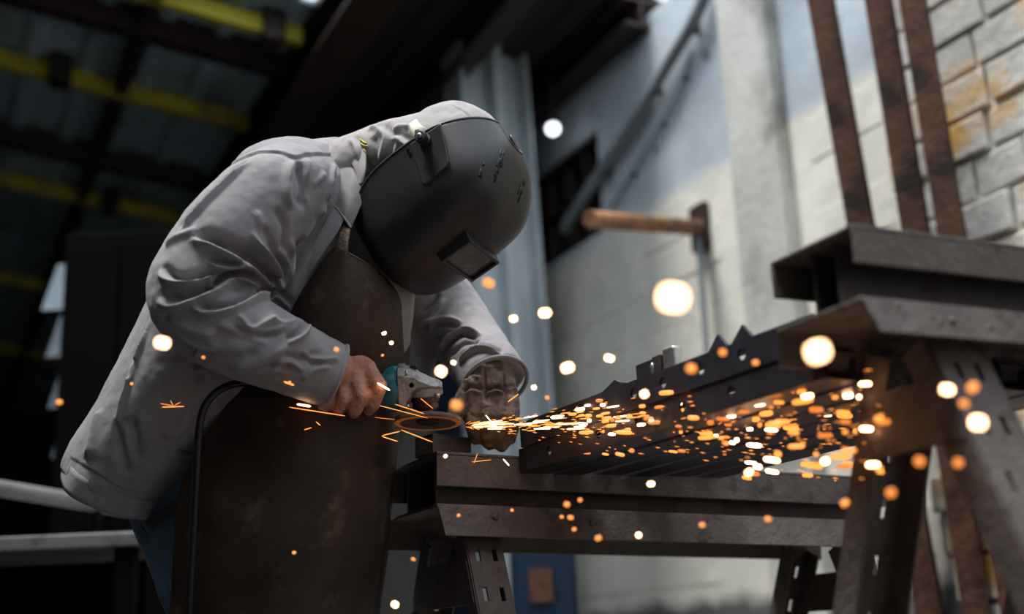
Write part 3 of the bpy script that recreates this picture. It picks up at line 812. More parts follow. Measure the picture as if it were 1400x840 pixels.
# sleeve
S += [('f', z2((205, 78), (300, 115), (390, 158), (470, 205), (540, 262), (592, 300)), 7, 9, 1),
      ('g', z2((250, 60), (340, 82), (440, 120), (520, 175)), 9, 7, 1),
      ('r', z2((110, 120), (150, 85), (200, 62), (260, 48)), 7, 3, 1),
      ('f', z2((85, 215), (130, 265), (210, 277), (300, 262), (360, 245)), 6, 8, 1),
      ('f', z2((285, 190), (345, 205), (410, 208), (455, 190)), 4.5, 6, 1),
      ('f', z2((275, 255), (320, 285), (390, 268), (470, 248)), 5, 7, 1),
      ('f', z2((70, 345), (150, 370), (235, 350), (320, 318), (380, 285), (465, 268), (545, 310)), 7, 8, 1),
      ('f', z2((215, 375), (290, 402), (390, 388), (475, 352), (545, 318)), 6, 7, 1),
      ('f', z2((480, 350), (540, 338), (572, 318), (610, 350), (640, 385)), 5, 6, 1),
      ('r', z2((410, 398), (450, 440), (482, 462), (540, 440), (592, 405)), 4.5, 4, 1),
      ('f', z2((625, 530), (690, 500), (715, 465), (735, 420), (790, 440)), 5, 6, 1),
      ('r', z2((385, 645), (470, 620), (560, 580), (650, 525)), 9, 4, 1),
      ('g', z2((300, 520), (400, 500), (500, 490), (600, 470)), 14, 4, 1),
      ('r', z2((555, 655), (610, 605), (660, 612), (700, 652)), 5, 4, 1),
      ('g', z2((600, 575), (690, 590), (780, 560)), 6, 3, 1),
      ('r', z2((690, 690), (740, 640), (820, 625)), 5, 3, 1),
      ('g', z2((800, 470), (850, 500), (880, 560)), 4, 2.5, 1),
      ('f', z2((230, 640), (330, 630), (420, 650)), 7, 4, -1),
      ('r', z2((620, 390), (680, 400), (740, 430)), 5, 4, 1),
      ('s', z2((893, 540), (880, 610), (850, 680), (800, 745)), 3, 1.2, 1),
      ('r', z2((470, 40), (530, 150), (575, 230), (600, 300)), 6, 6, 1),
      ('g', z2((520, 20), (575, 120), (610, 220)), 7, 5, 1),
      ('r', z2((640, 80), (640, 180), (600, 290)), 6, 5, 1),
      ('g', z2((700, 60), (670, 170), (625, 300), (600, 340)), 7, 8, 1),
      ('g', z2((430, 215), (470, 235), (500, 275)), 5, 5, 1),
      ('f', z2((400, 435), (480, 470), (560, 470), (640, 455)), 4.5, 2.6, -1), ('r', z2((330, 445), (440, 485), (560, 530)), 6, 2.4, 1),
      ('f', z2((690, 560), (760, 595), (850, 590)), 4, 2.4, -1), ('r', z2((555, 425), (620, 445), (690, 420)), 4.5, 2.6, 1), ('g', z2((250, 560), (380, 590), (520, 560)), 9, 2.2, 1),
      ('r', z2((120, 420), (220, 470), (330, 490)), 8, 2.4, 1), ('f', z2((140, 455), (230, 530), (330, 570)), 6, 2.4, -1), ('r', z2((770, 470), (800, 520), (790, 580)), 4, 2, 1),
      ('g', z2((650, 600), (720, 620), (800, 600)), 5, 1.8, 1), ('f', z2((470, 655), (560, 640), (640, 660)), 5, 2, 1)]
# shoulder and chest
S += [('s', Zm(80, 130, 3.5, ((745, 380), (850, 320), (950, 280), (1050, 275), (1130, 300), (1200, 285), (1300, 292))), 3.0, 2.0, 1),
      ('f', [(248, 316), (260, 301), (275, 285), (297, 262), (322, 240), (345, 221)], 5, 5, 1),
      ('g', z3((208, 130), (232, 190), (245, 270), (215, 340)), 9, 7, 1),
      ('r', z3((205, 130), (175, 190), (165, 280), (180, 350)), 7, 6, 1),
      ('r', z3((262, 110), (255, 220), (250, 330)), 6, 4, 1),
      ('f', z3((345, 310), (300, 400), (245, 490), (195, 580), (160, 640)), 7, 8, 1),
      ('g', z3((330, 350), (270, 460), (210, 560)), 7, 9, 1),
      ('r', z3((280, 240), (310, 215), (340, 180)), 5, 1.6, 1),
      ('r', z3((30, 340), (70, 440), (120, 500)), 7, 2.2, 1),
      ('g', z3((110, 330), (160, 420), (150, 540)), 7, 4, 1),
      ('r', z3((10, 480), (80, 560), (120, 650), (140, 715)), 6, 6, 1),
      ('r', z3((140, 520), (165, 600), (160, 690)), 5, 4, 1),
      ('f', z3((375, 140), (365, 220), (352, 310)), 4, 4, 1)]
# skirt of the jacket
S += [('s', z4((582, 150), (490, 310), (420, 450), (370, 580), (288, 725)), 3, 2.0, 1),
      ('r', z4((395, 10), (340, 170), (300, 290), (262, 430), (262, 560)), 5, 4, -1),
      ('g', z4((300, 430), (325, 530), (345, 640)), 9, 5, 1), ('g', z4((255, 440), (262, 560), (300, 690)), 7, 5, 1),
      ('r', z4((180, 400), (150, 500), (120, 620)), 12, 4, 1), ('g', z4((500, 585), (545, 592), (590, 588)), 4, 4, 1),
      ('s', z4((52, 612), (150, 672), (280, 745), (430, 775)), 2.4, 1.2, 1),
      ('r', z4((440, 520), (520, 480), (560, 380)), 9, 4, 1), ('g', z4((330, 190), (320, 230), (300, 280)), 4, 2.5, 1)]
# left sleeve
z5 = lambda *p: Zm(540, 380, 3.23, p)
S += [('f', z5((95, 215), (150, 190), (230, 180), (300, 200)), 5, 5, -1), ('f', z5((190, 330), (240, 270), (310, 235), (385, 265)), 5, 7, -1),
      ('g', z5((170, 290), (220, 250), (300, 225)), 5, 5, 1), ('f', z5((280, 380), (340, 330), (400, 320), (480, 350)), 5, 6, 1),
      ('g', z5((240, 350), (310, 290), (380, 285)), 5, 5, 1), ('r', z5((140, 240), (180, 160), (220, 90)), 6, 4, 1), ('g', z5((110, 150), (170, 110), (190, 60)), 6, 4, 1)]
sculpt(me, S, noise=[(.0035, 12, 12, 12, 1), (.0011, 34, 34, 34, 2), (.0007, 80, 80, 80, 4)], gain=2.2, wgain=.85)
jacket = part(link('jacket', me, m_cloth, None, True))
def sub(o, p): o.parent = p; return o
# collar leaf lying over the near shoulder, with rolled edge
v, f = sheet([[(466, 196, 2.17), (464, 222, 2.125), (455, 252, 2.095), (450, 277, 2.085)],
              [(474, 200, 2.165), (473, 228, 2.11), (466, 258, 2.085), (460, 284, 2.075)],
              [(486, 208, 2.16), (486, 240, 2.09), (480, 270, 2.065), (472, 300, 2.06)],
              [(505, 225, 2.16), (500, 262, 2.085), (490, 290, 2.06), (480, 312, 2.055)]], 7, 7)
o = mesh_obj('collar', v, f, m_cloth, None, True, solid=.004, sub=1); sub(o, jacket)
edge = [at(*p) for p in crom([(450, 277, 2.083), (460, 284, 2.073), (472, 300, 2.058), (480, 312, 2.053)], 6)]
sub(MB().tube(edge, .0022, 8).build('collar_edge', m_cloth, None, smooth=True), jacket)
edge = [at(*p) for p in crom([(466, 196, 2.168), (464, 222, 2.123), (455, 252, 2.093), (450, 277, 2.083)], 6)]
sub(MB().tube(edge, .0018, 8).build('collar_edge', m_cloth, None, smooth=True), jacket)
# front edge of the jacket below the collar
v, f = sheet([[(455, 283, 2.075), (440, 310, 2.06), (418, 350, 2.055), (398, 392, 2.07), (388, 420, 2.09)],
              [(472, 296, 2.062), (462, 318, 2.055), (436, 356, 2.055), (410, 400, 2.075), (396, 426, 2.095)]], 6, 4)
sub(mesh_obj('front_facing', v, f, m_cloth, None, True, solid=.003, sub=1), jacket)
# cuffs: thickened ends of the sleeves
def ring_edge(cx, cy, d, rpx, rd, tx, ty, td, r, name, par, mat, n=40):
    C = at(cx, cy, d); t = (at(tx, ty, td)-C).normalized()
    b = (FWD-t*FWD.dot(t)).normalized(); a = t.cross(b); ra = rpx*d/FPX
    pts = [C+a*math.cos(2*math.pi*k/n)*ra+b*math.sin(2*math.pi*k/n)*rd for k in range(n+1)]
    return sub(MB().tube(pts, r, 8, cap=False).build(name, mat, None, smooth=True), par)
ring_edge(455.5, 514.5, 2.02, 46, .053, 480, 524, 2.03, .0042, 'cuff_edge', jacket, m_cloth)
ring_edge(677, 523, 2.27, 45.5, .0565, 684, 540, 2.24, .0042, 'cuff_edge', jacket, m_cloth)
C0, C1 = at(171, 667, 2.23), at(184, 641, 2.23); t_ = (C1-C0).normalized(); b_ = (FWD-t_*FWD.dot(t_)).normalized(); a_ = t_.cross(b_); vv = []; n_ = 72; nr = 6
for i in range(nr):
    w_ = i/(nr-1); c_ = C0.lerp(C1, w_)
    for k in range(n_):
        an = 2*math.pi*k/n_; rr = 1+.012*math.sin(an*5+1)+.008*math.sin(an*9)
        vv.append(c_+a_*(math.cos(an)*(.1005+.0045*w_)*rr)+b_*(math.sin(an)*(.202+.002*w_)*rr))
sub(mesh_obj('hem', vv, [(i*n_+k, i*n_+(k+1) % n_, (i+1)*n_+(k+1) % n_, (i+1)*n_+k) for i in range(nr-1) for k in range(n_)], m_cloth, None, True, solid=.003), jacket)

# --- cloth hood over head and neck
mb = MB()
ellipsoid(mb, hp(-.010, 0, -.045), HR*.092, HF*.100, HU*.108, 32, 20)
loft(mb, [(462, 256, 2.2, 52, .085), (490, 232, 2.19, 50, .085), (530, 214, 2.17, 46, .08), (575, 212, 2.15, 58, .085), (610, 215, 2.14, 60, .085)], 5, 32)
me = melt(mb, .0042, 6, 1)
H = lambda *p: Zm(420, 0, 3.18, p)
sculpt(me, [('f', H((260, 570), (300, 560), (340, 600), (330, 660), (310, 720)), 6, 7, 1), ('g', H((290, 590), (300, 650), (290, 720)), 6, 5, 1),
            ('f', H((360, 590), (400, 610), (440, 640), (470, 640)), 5, 5, 1), ('f', H((180, 600), (210, 640), (230, 700), (250, 760)), 5, 5, 1),
            ('r', H((370, 570), (400, 550), (440, 545)), 5, 5, 1), ('g', H((380, 650), (430, 670)), 5, 3, 1), ('g', H((430, 545), (440, 590), (460, 620)), 4, 4, 1),
            ('s', H((635, 458), (680, 485), (715, 520), (738, 548)), 2.2, 1.6, 1), ('g', H((520, 500), (600, 480), (650, 500)), 12, 2, 1)],
       noise=[(.0025, 22, 22, 22, 8), (.001, 70, 70, 70, 9)])
hood = part(link('hood', me, m_hood, None, True))
# ragged edge of the neck cloth over the collar
v, f = sheet([[(466, 193, 2.155), (478, 187, 2.15), (496, 179, 2.14)], [(472, 206, 2.128), (485, 205, 2.115), (500, 200, 2.105)],
              [(480, 221, 2.108), (490, 222, 2.095), (501, 218, 2.09)], [(487, 236, 2.092), (494, 238, 2.082), (500, 234, 2.08)], [(490, 250, 2.085), (494, 252, 2.078), (497, 248, 2.078)]], 6, 6)
me2 = mesh_obj('neck_cloth', v, f, m_hood, None, True, solid=.004, sub=1); sub(me2, hood)
hb0 = BVHTree.FromPolygons([Vector(x.co) for x in me.vertices], [tuple(p.vertices) for p in me.polygons])
hb1 = BVHTree.FromPolygons(v, f)
def hit_hood(x, y):
    dr = ray(x, y).normalized(); c = [b.ray_cast(CAM, dr) for b in (hb0, hb1)]; c = [(h[3], h[0]) for h in c if h[0] is not None]
    return (min(c)[1] if c else at(x, y, 2.1))-dr*.003
for pts in (((492, 190), (497, 194), (501, 196)), ((493, 196), (498, 199), (503, 200)), ((497, 204), (500, 208), (501, 212))):
    pp = [hit_hood(x, y) for x, y in pts]
    sub(MB().tube(pp, .0012, 6).build('yellow_mark', m_yellow, None), hood)

# --- welding helmet
prof = [(-.190, .094, .058, .050), (-.185, .110, .082, .020), (-.172, .121, .097, -.004), (-.148, .130, .107, -.022), (-.115, .134, .113, -.036), (-.07, .133, .117, -.040), (-.02, .127, .118, -.040),
        (.015, .119, .114, -.040), (.040, .107, .105, -.038), (.062, .090, .090, -.036), (.080, .070, .072, -.034), (.094, .046, .050, -.032), (.102, .020, .026, -.030)]
PR = crom(prof, 5); nseg = 56; v = []
for u, fr, a, rr in PR:
    ex = 3.2
    for k in range(nseg+1):
        tq = -1+2*k/nseg
        # share of the run given to the straight sides
        sidef = .22
        if abs(tq) > 1-sidef:
            g = (abs(tq)-(1-sidef))/sidef; f0 = max(rr, 0.0) if rr > 0 else 0.0
            s = math.copysign(a, tq); ff = f0*0+ (rr*g if rr < 0 else rr)
            if rr > 0: ff = rr
        else:
            an = (1-abs(tq)/(1-sidef))*math.pi/2
            s = math.copysign(a*abs(math.cos(an))**(2/ex), tq); b0 = max(rr, 0); ff = b0+(fr-b0)*abs(math.sin(an))**(2/ex)
        if s < 0 and u > -.02: s *= 1+.10*min(1, (u+.02)/.05)
        v.append(hp(u, s, ff))
n1 = nseg+1
f = [(i*n1+k, i*n1+k+1, (i+1)*n1+k+1, (i+1)*n1+k) for i in range(len(PR)-1) for k in range(nseg)]
me = bpy.data.meshes.new('welding_helmet'); me.from_pydata([tuple(x) for x in v], [], f); me.update()
bm = bmesh.new(); bm.from_mesh(me); bmesh.ops.remove_doubles(bm, verts=bm.verts, dist=1e-5); bmesh.ops.recalc_face_normals(bm, faces=bm.faces); bm.to_mesh(me); bm.free()
helmet = part(link('welding_helmet', me, m_helmet, None, True))
mo = helmet.modifiers.new('s', 'SOLIDIFY'); mo.thickness = .004; mo.offset = 0
# rolled rim round the open edge
n2 = len(PR); rim = [v[i*n1] for i in range(n2)] + [v[(n2-1)*n1+k] for k in range(1, nseg)] + [v[i*n1+nseg] for i in range(n2-1, -1, -1)]
sub(MB().tube(rim, .0034, 8).build('rim', m_rim, None, smooth=True), helmet)
# raised side plates with the pivot knobs
def side_plate(sg):
    s0 = .1200*sg
    def sp(u, f, h=0): 
        return hp(u, s0+sg*h-sg*max(0, (f-.03))*.10-sg*max(0, u-.02)*.10, f)
    poly = [(.034, -.034), (.014, .036), (.008, .042), (-.036, .048), (-.043, .042), (-.030, -.036)]
    m = MB(); m.prism([sp(u, f, -.003) for u, f in poly], HR*(sg*.0045))
    pl = sub(m.build('side_plate', m_helmet, None, bevel=.002), helmet)
    kn = MB(); o = sp(-.003, -.0235, 0); kn.lathe(o, HR*sg, [(0, .011), (.004, .011), (.0045, .008), (.012, .008), (.0125, .0105), (.020, .0105), (.022, .009)], 20)
    kn2 = sub(kn.build('pivot_knob', m_black, None, smooth=False, bevel=.0008), helmet)
    sc = MB(); sc.lathe(o, HR*sg, [(.0215, .0045), (.0235, .0045), (.0245, .003)], 14); sub(sc.build('screw', m_chrome, None, smooth=True), helmet)
    for df in (-.006, .002):
        hl = MB(); hl.lathe(sp(-.036, -.022+df*1.2, -.001), HR*sg, [(0, .0026), (.0028, .0026)], 10); sub(hl.build('vent_hole', m_hole, None), helmet)
side_plate(1)
# window box with its dark glass
wc = (-.061, 0.0, .118)
def wbox(u, s, f): return hp(wc[0]+u, s, wc[2]+f)
hu, hs, dp = .030, .060, .028
m = MB()
outer0 = [wbox(-hu-.004, -hs-.004, -.02), wbox(-hu-.004, hs+.004, -.02), wbox(hu+.004, hs+.004, -.02), wbox(hu+.004, -hs-.004, -.02)]
outer1 = [wbox(-hu, -hs, dp), wbox(-hu, hs, dp), wbox(hu, hs, dp), wbox(hu, -hs, dp)]
i_u, i_s = hu-.005, hs-.006
in1 = [wbox(-i_u, -i_s, dp), wbox(-i_u, i_s, dp), wbox(i_u, i_s, dp), wbox(i_u, -i_s, dp)]
in0 = [wbox(-i_u, -i_s, dp-.008), wbox(-i_u, i_s, dp-.008), wbox(i_u, i_s, dp-.008), wbox(i_u, -i_s, dp-.008)]
q = lambda a, b: [(a+i, a+(i+1) % 4, b+(i+1) % 4, b+i) for i in range(4)]
m.add(outer0+outer1+in1+in0, q(0, 4)+q(4, 8)+q(8, 12)+[(12, 13, 14, 15), (3, 2, 1, 0)])
sub(m.build('window_box', m_helmet, None, bevel=.0014), helmet)
m = MB(); m.prism([wbox(-i_u, -i_s, dp-.008), wbox(-i_u, i_s, dp-.008), wbox(i_u, i_s, dp-.008), wbox(i_u, -i_s, dp-.008)], HF*.002)
sub(m.build('lens', m_lens, None), helmet)
# black scuffs on the brow
bv = BVHTree.FromPolygons([Vector(x.co) for x in me.vertices], [tuple(p.vertices) for p in me.polygons])
def scuff(x0, y0, x1, y1, n, wd):
    for k in range(n):
        t = random.random(); px = x0+(x1-x0)*t+random.uniform(-wd, wd); py = y0+(y1-y0)*t+random.uniform(-3, 3)
        pts = []
        ll = random.uniform(4, 13)
        for j in range(4):
            h = bv.ray_cast(CAM, ray(px-j*ll*.05, py+j*ll/3).normalized())
            if h[0] is not None: pts.append(h[0]-ray(px, py).normalized()*.0022)
        if len(pts) > 2: sub(MB().tube(pts, [.0010, random.uniform(.0016, .0030), .0024, .0008][:len(pts)], 6).build('scuff_mark', m_mark, None), helmet)
scuff(687, 203, 679, 240, 16, 3); scuff(717, 243, 706, 272, 15, 2.4); scuff(664, 222, 655, 240, 6, 2)
# cream headgear strap over the hood
hbv = BVHTree.FromPolygons([Vector(x.co) for x in hood.data.vertices], [tuple(p.vertices) for p in hood.data.polygons])
def drape(rows, nu, nv, lift):
    v, f = sheet(rows, nu, nv); o = []
    for p in v:
        dr = (p-CAM).normalized(); h = hbv.ray_cast(CAM, dr); o.append(h[0]-dr*lift if h[0] is not None and abs((h[0]-p).length) < .12 else p)
    return o, f
v, f = drape([[(559, 169, 2.08), (561, 180, 2.06), (566, 190, 2.05), (575, 200, 2.045)], [(564, 166, 2.08), (568, 176, 2.06), (575, 184, 2.05), (585, 195, 2.045)], [(570, 163, 2.08), (577, 172, 2.06), (587, 178, 2.05), (596, 187, 2.045)]], 6, 5, .005)
hb = sub(mesh_obj('headgear_strap', v, f, m_cream, None, True, solid=.0035, sub=1), helmet)
bt = MB(); bt.lathe(v[len(v)//2], -FWD, [(0, .005), (.004, .005), (.006, .003)], 14); sub(bt.build('strap_button', m_cream, None, smooth=True), helmet)

# --- leather apron
rows = [[(456, 340, 2.055), (474, 346, 2.035), (500, 362, 2.04), (528, 382, 2.10), (545, 392, 2.25)],
        [(434, 368, 2.055), (462, 378, 2.025), (500, 392, 2.03), (540, 402, 2.10), (556, 405, 2.27)],
        [(404, 412, 2.06), (440, 418, 2.02), (490, 424, 2.02), (542, 428, 2.10), (560, 428, 2.28)],
        [(372, 460, 2.08), (420, 466, 2.025), (480, 470, 2.02), (540, 470, 2.10), (560, 470, 2.29)],
        [(335, 515, 2.09), (395, 520, 2.04), (465, 522, 2.03), (535, 522, 2.10), (556, 522, 2.30)],
        [(306, 565, 2.075), (370, 575, 2.03), (450, 578, 2.025), (528, 578, 2.10), (550, 578, 2.30)],
        [(272, 618, 2.045), (345, 632, 1.995), (435, 636, 2.00), (520, 636, 2.10), (542, 636, 2.30)],
        [(250, 668, 2.03), (330, 690, 1.98), (425, 695, 1.985), (512, 695, 2.09), (534, 695, 2.30)],
        [(240, 720, 2.025), (325, 750, 1.97), (420, 755, 1.98), (506, 755, 2.09), (528, 755, 2.30)],
        [(232, 840, 2.02), (320, 850, 1.965), (415, 855, 1.975), (498, 850, 2.09), (516, 850, 2.30)],
        [(226, 1000, 2.02), (318, 1010, 1.97), (412, 1012, 1.975), (492, 1008, 2.09), (508, 1004, 2.29)],
        [(224, 1120, 2.02), (317, 1130, 1.98), (410, 1132, 1.98), (488, 1128, 2.09), (504, 1124, 2.28)]]
v, f = sheet(rows, 22, 9)
me = bpy.data.meshes.new('apron'); me.from_pydata([tuple(x) for x in v], [], f); me.update()
bm = bmesh.new(); bm.from_mesh(me); bmesh.ops.recalc_face_normals(bm, faces=bm.faces); bm.to_mesh(me); bm.free()
z7 = lambda *p: Zm(220, 500, 2.47, p)
sculpt(me, [('r', z7((480, 230), (560, 270), (660, 310)), 14, 5, 1), ('g', z7((300, 490), (380, 540), (470, 610)), 20, 7, 1), ('r', z7((260, 470), (400, 520), (480, 560)), 16, 6, 1),
            ('r', z7((690, 300), (710, 500), (690, 700)), 14, 8, 1), ('g', z7((620, 300), (650, 500), (640, 760)), 16, 6, 1), ('r', z7((180, 420), (170, 560), (150, 780)), 12, 5, 1),
            ('g', [(440, 350), (460, 420), (470, 480)], 12, 3, 1), ('r', [(500, 380), (505, 430), (500, 480)], 14, 4, 1), ('g', z7((430, 420), (520, 470), (600, 560)), 14, 4, 1)],
       noise=[(.006, 7, 7, 5, 11), (.0008, 26, 26, 26, 12)], gain=.9)
apron = part(link('apron', me, m_leather, None, True, solid=.0035))
nrow = 22*4+1; mr = len(v)//nrow
seam = [Vector(me.vertices[i*nrow].co) for i in range(0, mr, 3)]
sub(MB().tube(seam, .0022, 6).build('edge_binding', m_leather, None, smooth=True), apron)
seam = [Vector(me.vertices[k].co) for k in range(0, nrow, 3)]
sub(MB().tube(seam, .0024, 6).build('edge_binding', m_leather, None, smooth=True), apron)
v, f = sheet([[(459, 350, 2.045), (462, 332, 2.045), (466, 314, 2.06), (472, 296, 2.085), (478, 280, 2.11)], [(475, 354, 2.03), (476, 335, 2.035), (479, 317, 2.05), (484, 300, 2.075), (490, 284, 2.10)]], 5, 4)
sub(mesh_obj('neck_strap', v, f, m_strap, None, True, solid=.004), apron)
v, f = sheet([[(262, 668, 2.03), (232, 690, 2.05), (205, 708, 2.10), (192, 728, 2.17), (196, 748, 2.24)], [(258, 700, 2.03), (236, 706, 2.05), (212, 722, 2.095), (202, 742, 2.16), (204, 764, 2.23)]], 6, 4)
sub(mesh_obj('waist_strap', v, f, m_leather, None, True, solid=.004), apron)

# --- leather work glove on the left hand
mb = MB()
loft(mb, [(666, 503, 2.29, 36, .042), (668, 520, 2.27, 37, .042), (669, 545, 2.25, 40, .036), (672, 568, 2.235, 39, .03), (673, 578, 2.235, 33, .022)], 4, 30)
for (x0, y0), (x1, y1), (x2, y2), r in (((648, 552), (646, 576), (650, 600), .0150), ((666, 554), (665, 582), (668, 606), .0155), ((684, 556), (684, 584), (686, 609), .0150), ((698, 552), (700, 578), (698, 600), .0135)):
    P = [at(x0, y0, 2.222), at(x1, y1, 2.205), at(x2, y2, 2.222)]
    capsule(mb, P[0], P[1], r*1.05, r); capsule(mb, P[1], P[2], r, r*.86)
capsule(mb, at(645, 530, 2.235), at(627, 556, 2.215), .018, .0155); capsule(mb, at(627, 556, 2.215), at(616, 574, 2.20), .0155, .0125)
me = melt(mb, .0032, 4, 1)
sculpt(me, [('g', z5((392, 400), (398, 480), (405, 560)), 2.2, 3, 1), ('g', z5((480, 420), (488, 500), (490, 570)), 2.2, 3, 1), ('g', z5((325, 430), (318, 500), (320, 560)), 2.2, 2.5, 1),
            ('f', z5((305, 515), (340, 500), (385, 510)), 3.5, 4, 1), ('f', z5((405, 515), (445, 500), (485, 515)), 3.5, 3.5, 1), ('f', z5((495, 500), (525, 490), (550, 510)), 3, 3, 1),
            ('g', z5((330, 600), (360, 612), (395, 605)), 2.5, 2.5, 1), ('g', z5((410, 610), (450, 620), (490, 610)), 2.5, 2.5, 1),
            ('r', z5((300, 470), (340, 440), (380, 450)), 4, 2.5, 1)], noise=[(.0018, 60, 60, 60, 21), (.0007, 160, 160, 160, 22)], gain=1.8)
glove = part(link('work_glove', me, m_glove, None, True))
# ------------------------------------------------------------------ angle grinder
GA = at(604, 530, 2.10); GB = at(398, 541, 2.085)
gx = (GA-GB).normalized()                       # towards the gear head
gz = (UPV - gx*UPV.dot(gx)).normalized()
gz = (gz*math.cos(.10) + gx.cross(gz)*math.sin(.10)).normalized(); gy = gz.cross(gx).normalized()   # gy away from the camera
if gy.dot(FWD) < 0: gy = -gy
groot = empty('angle_grinder', GA, 'teal angle grinder with a bare metal gear head held in the bare hand', 'angle grinder')
GINV = Matrix.Translation(-GA)
def gpart(o): return part(o, groot, GINV)
def gp(x, y, z): return GA + gx*x + gy*y + gz*z      # x from the nose backwards is negative
S1 = 2.10/FPX
m = MB(); ox = gp(0, 0, 0)
m.lathe(gp(-.080, 0, .002), -gx, [(-.008, .0385), (.0, .0390), (.012, .0385), (.022, .0345), (.030, .0315), (.055, .0300), (.12, .0290), (.150, .0300), (.162, .027)], 36)
gpart(m.build('motor_body', m_teal, None, smooth=True))
m = MB(); m.lathe(gp(-.20, 0, 0), -gx, [(-.05, .0305), (.0, .029), (.03, .031), (.045, .030), (.055, .024), (.057, .012)], 30)
hd = gpart(m.build('rear_handle', m_black, None, smooth=True))
m = MB(); m.box(gp(-.215, -.012, -.030), gx*.030, gy*.012, gz*.006); sub(m.build('switch', m_darksteel, None, bevel=.003), hd)
# flange plate and cast gear head
m = MB()
def oct_ring(x, w, hu_, hd_, c):
    return [gp(x, y, z) for y, z in ((-w, -hd_+c), (-w+c, -hd_), (w-c, -hd_), (w, -hd_+c), (w, hu_-c), (w-c, hu_), (-w+c, hu_), (-w, hu_-c))]
def hull(mb, rings):
    n = len(rings[0]); v = [p for r in rings for p in r]
    f = [(i*n+k, i*n+(k+1) % n, (i+1)*n+(k+1) % n, (i+1)*n+k) for i in range(len(rings)-1) for k in range(n)]
    f += [tuple(range(n))[::-1], tuple(range((len(rings)-1)*n, len(rings)*n))]
    mb.add(v, f); return mb
hull(m, [oct_ring(-.0725, .0385, .0410, .0330, .012), oct_ring(-.0600, .0385, .0410, .0330, .012)])
fl = gpart(m.build('gear_flange', m_cast, None, bevel=.0012))
for y, z in ((-.030, .032), (.030, .032), (-.030, -.024), (.030, -.024)):
    s_ = MB(); s_.lathe(gp(-.0600, y, z), gx, [(0, .0042), (.004, .0042), (.005, .003)], 12); sub(s_.build('screw', m_chrome, None, smooth=True), fl)
m = MB()
hull(m, [oct_ring(-.0605, .0345, .0385, .0290, .012), oct_ring(-.054, .034, .0375, .020, .012), oct_ring(-.047, .033, .0350, .004, .010), oct_ring(-.036, .0325, .0250, .001, .008), oct_ring(-.018, .0310, .0150, -.001, .006), oct_ring(-.004, .0270, .0100, -.002, .005), oct_ring(.001, .022, .006, -.001, .003)])
gh = gpart(m.build('gear_head', m_cast, None, bevel=.0022, bseg=3))
m = MB(); m.lathe(gp(-.029, 0, -.000), -gz, [(-.012, .026), (0, .0305), (.010, .0305), (.012, .028)], 32); sub(m.build('head_collar', m_cast, None, smooth=False, bevel=.001), gh)
m = MB(); o = gp(-.0500, -.0335, .012); m.lathe(o, -gy, [(-.003, .0090), (.0025, .0090), (.003, .0075), (.003, .0045), (.0, .0040)], 20, cap=False)
sub(m.build('handle_boss', m_cast, None, smooth=False), gh)
m = MB(); m.lathe(o, -gy, [(0, .0044), (.0012, .0044)], 16); sub(m.build('boss_hole', m_hole, None), gh)
m = MB(); m.box(gp(-.046, -.0, .037), gx*.006, gy*.006, gz*.004); sub(m.build('spindle_lock', m_black, None, bevel=.0015), gh)
for y in (-.026, .026):
    s_ = MB(); s_.lathe(gp(-.008, y, -.006), -gz, [(0, .0045), (.006, .0045), (.007, .003)], 12); sub(s_.build('screw', m_chrome, None, smooth=True), gh)
m = MB(); m.lathe(gp(-.029, 0, -.012), -gz, [(0, .0235), (.010, .0235), (.0105, .0215), (.016, .0215), (.0165, .0225), (.0215, .0215), (.022, .013), (.044, .013)], 32)
gpart(m.build('spindle_neck', m_darksteel, None, smooth=False, bevel=.0008))
# depressed-centre disc, tilted a little
dc = gp(-.026, 0, -.0525); dn_ = (gz*.985 + gx*.06 - gy*(-.06)).normalized()
dn_ = (Vector((0, 0, 1))*.96 + gz*.15 + RGT*.03 + FWD*.10).normalized()
m = MB(); m.lathe(dc, -dn_, [(-.006, .012), (-.006, .024), (-.0015, .030), (-.0015, .052), (.000, .0565), (.0078, .0565), (.0085, .050), (.0068, .032), (.003, .026), (.003, .012)], 56)
ds = gpart(m.build('grinding_disc', m_disc, None, smooth=True))
m = MB(); m.lathe(dc, -dn_, [(.0079, .0566), (.0090, .0540), (.0092, .0525), (.0086, .0480), (.0078, .0470)], 56, cap=False)
sub(m.build('spark_lit_ring', m_discrim, None, smooth=True), ds)  # ring coloured as spark light falling on the disc underside
m = MB(); m.lathe(dc, -dn_, [(.003, .019), (.008, .019), (.0085, .012), (.010, .010), (.010, .004)], 24); sub(m.build('flange_nut', m_darksteel, None, bevel=.0006), ds)
# power cord: out of the handle, over the apron edge and down
cp = [gp(-.245, 0, .0), gp(-.262, -.004, .002), at(368, 532, 2.055), at(340, 524, 2.015), at(314, 527, 1.985), at(292, 540, 1.965), at(277, 563, 1.955), at(271, 600, 1.95), at(268, 660, 1.945),
      at(264, 740, 1.94), at(259, 840, 1.94), at(257, 960, 1.95), at(258, 1100, 1.96)]
e = cp[-1]; cp += [Vector((e.x-.01, e.y-.02, .08)), Vector((e.x-.04, e.y-.06, .012)), Vector((e.x-.25, e.y-.15, .007)), Vector((e.x-.7, e.y-.1, .007))]
R = crom([list(p) for p in cp], 7)
gpart(MB().tube([Vector(r) for r in R], .0062, 10).build('power_cord', m_cord, None, smooth=True))
bs = crom([list(p) for p in (gp(-.25, 0, 0), gp(-.262, -.004, .002), at(368, 532, 2.055))], 6)
gpart(MB().tube([Vector(r) for r in bs], [.012-.004*i/len(bs) for i in range(len(bs))], 12).build('cord_sleeve', m_cord, None, smooth=True))
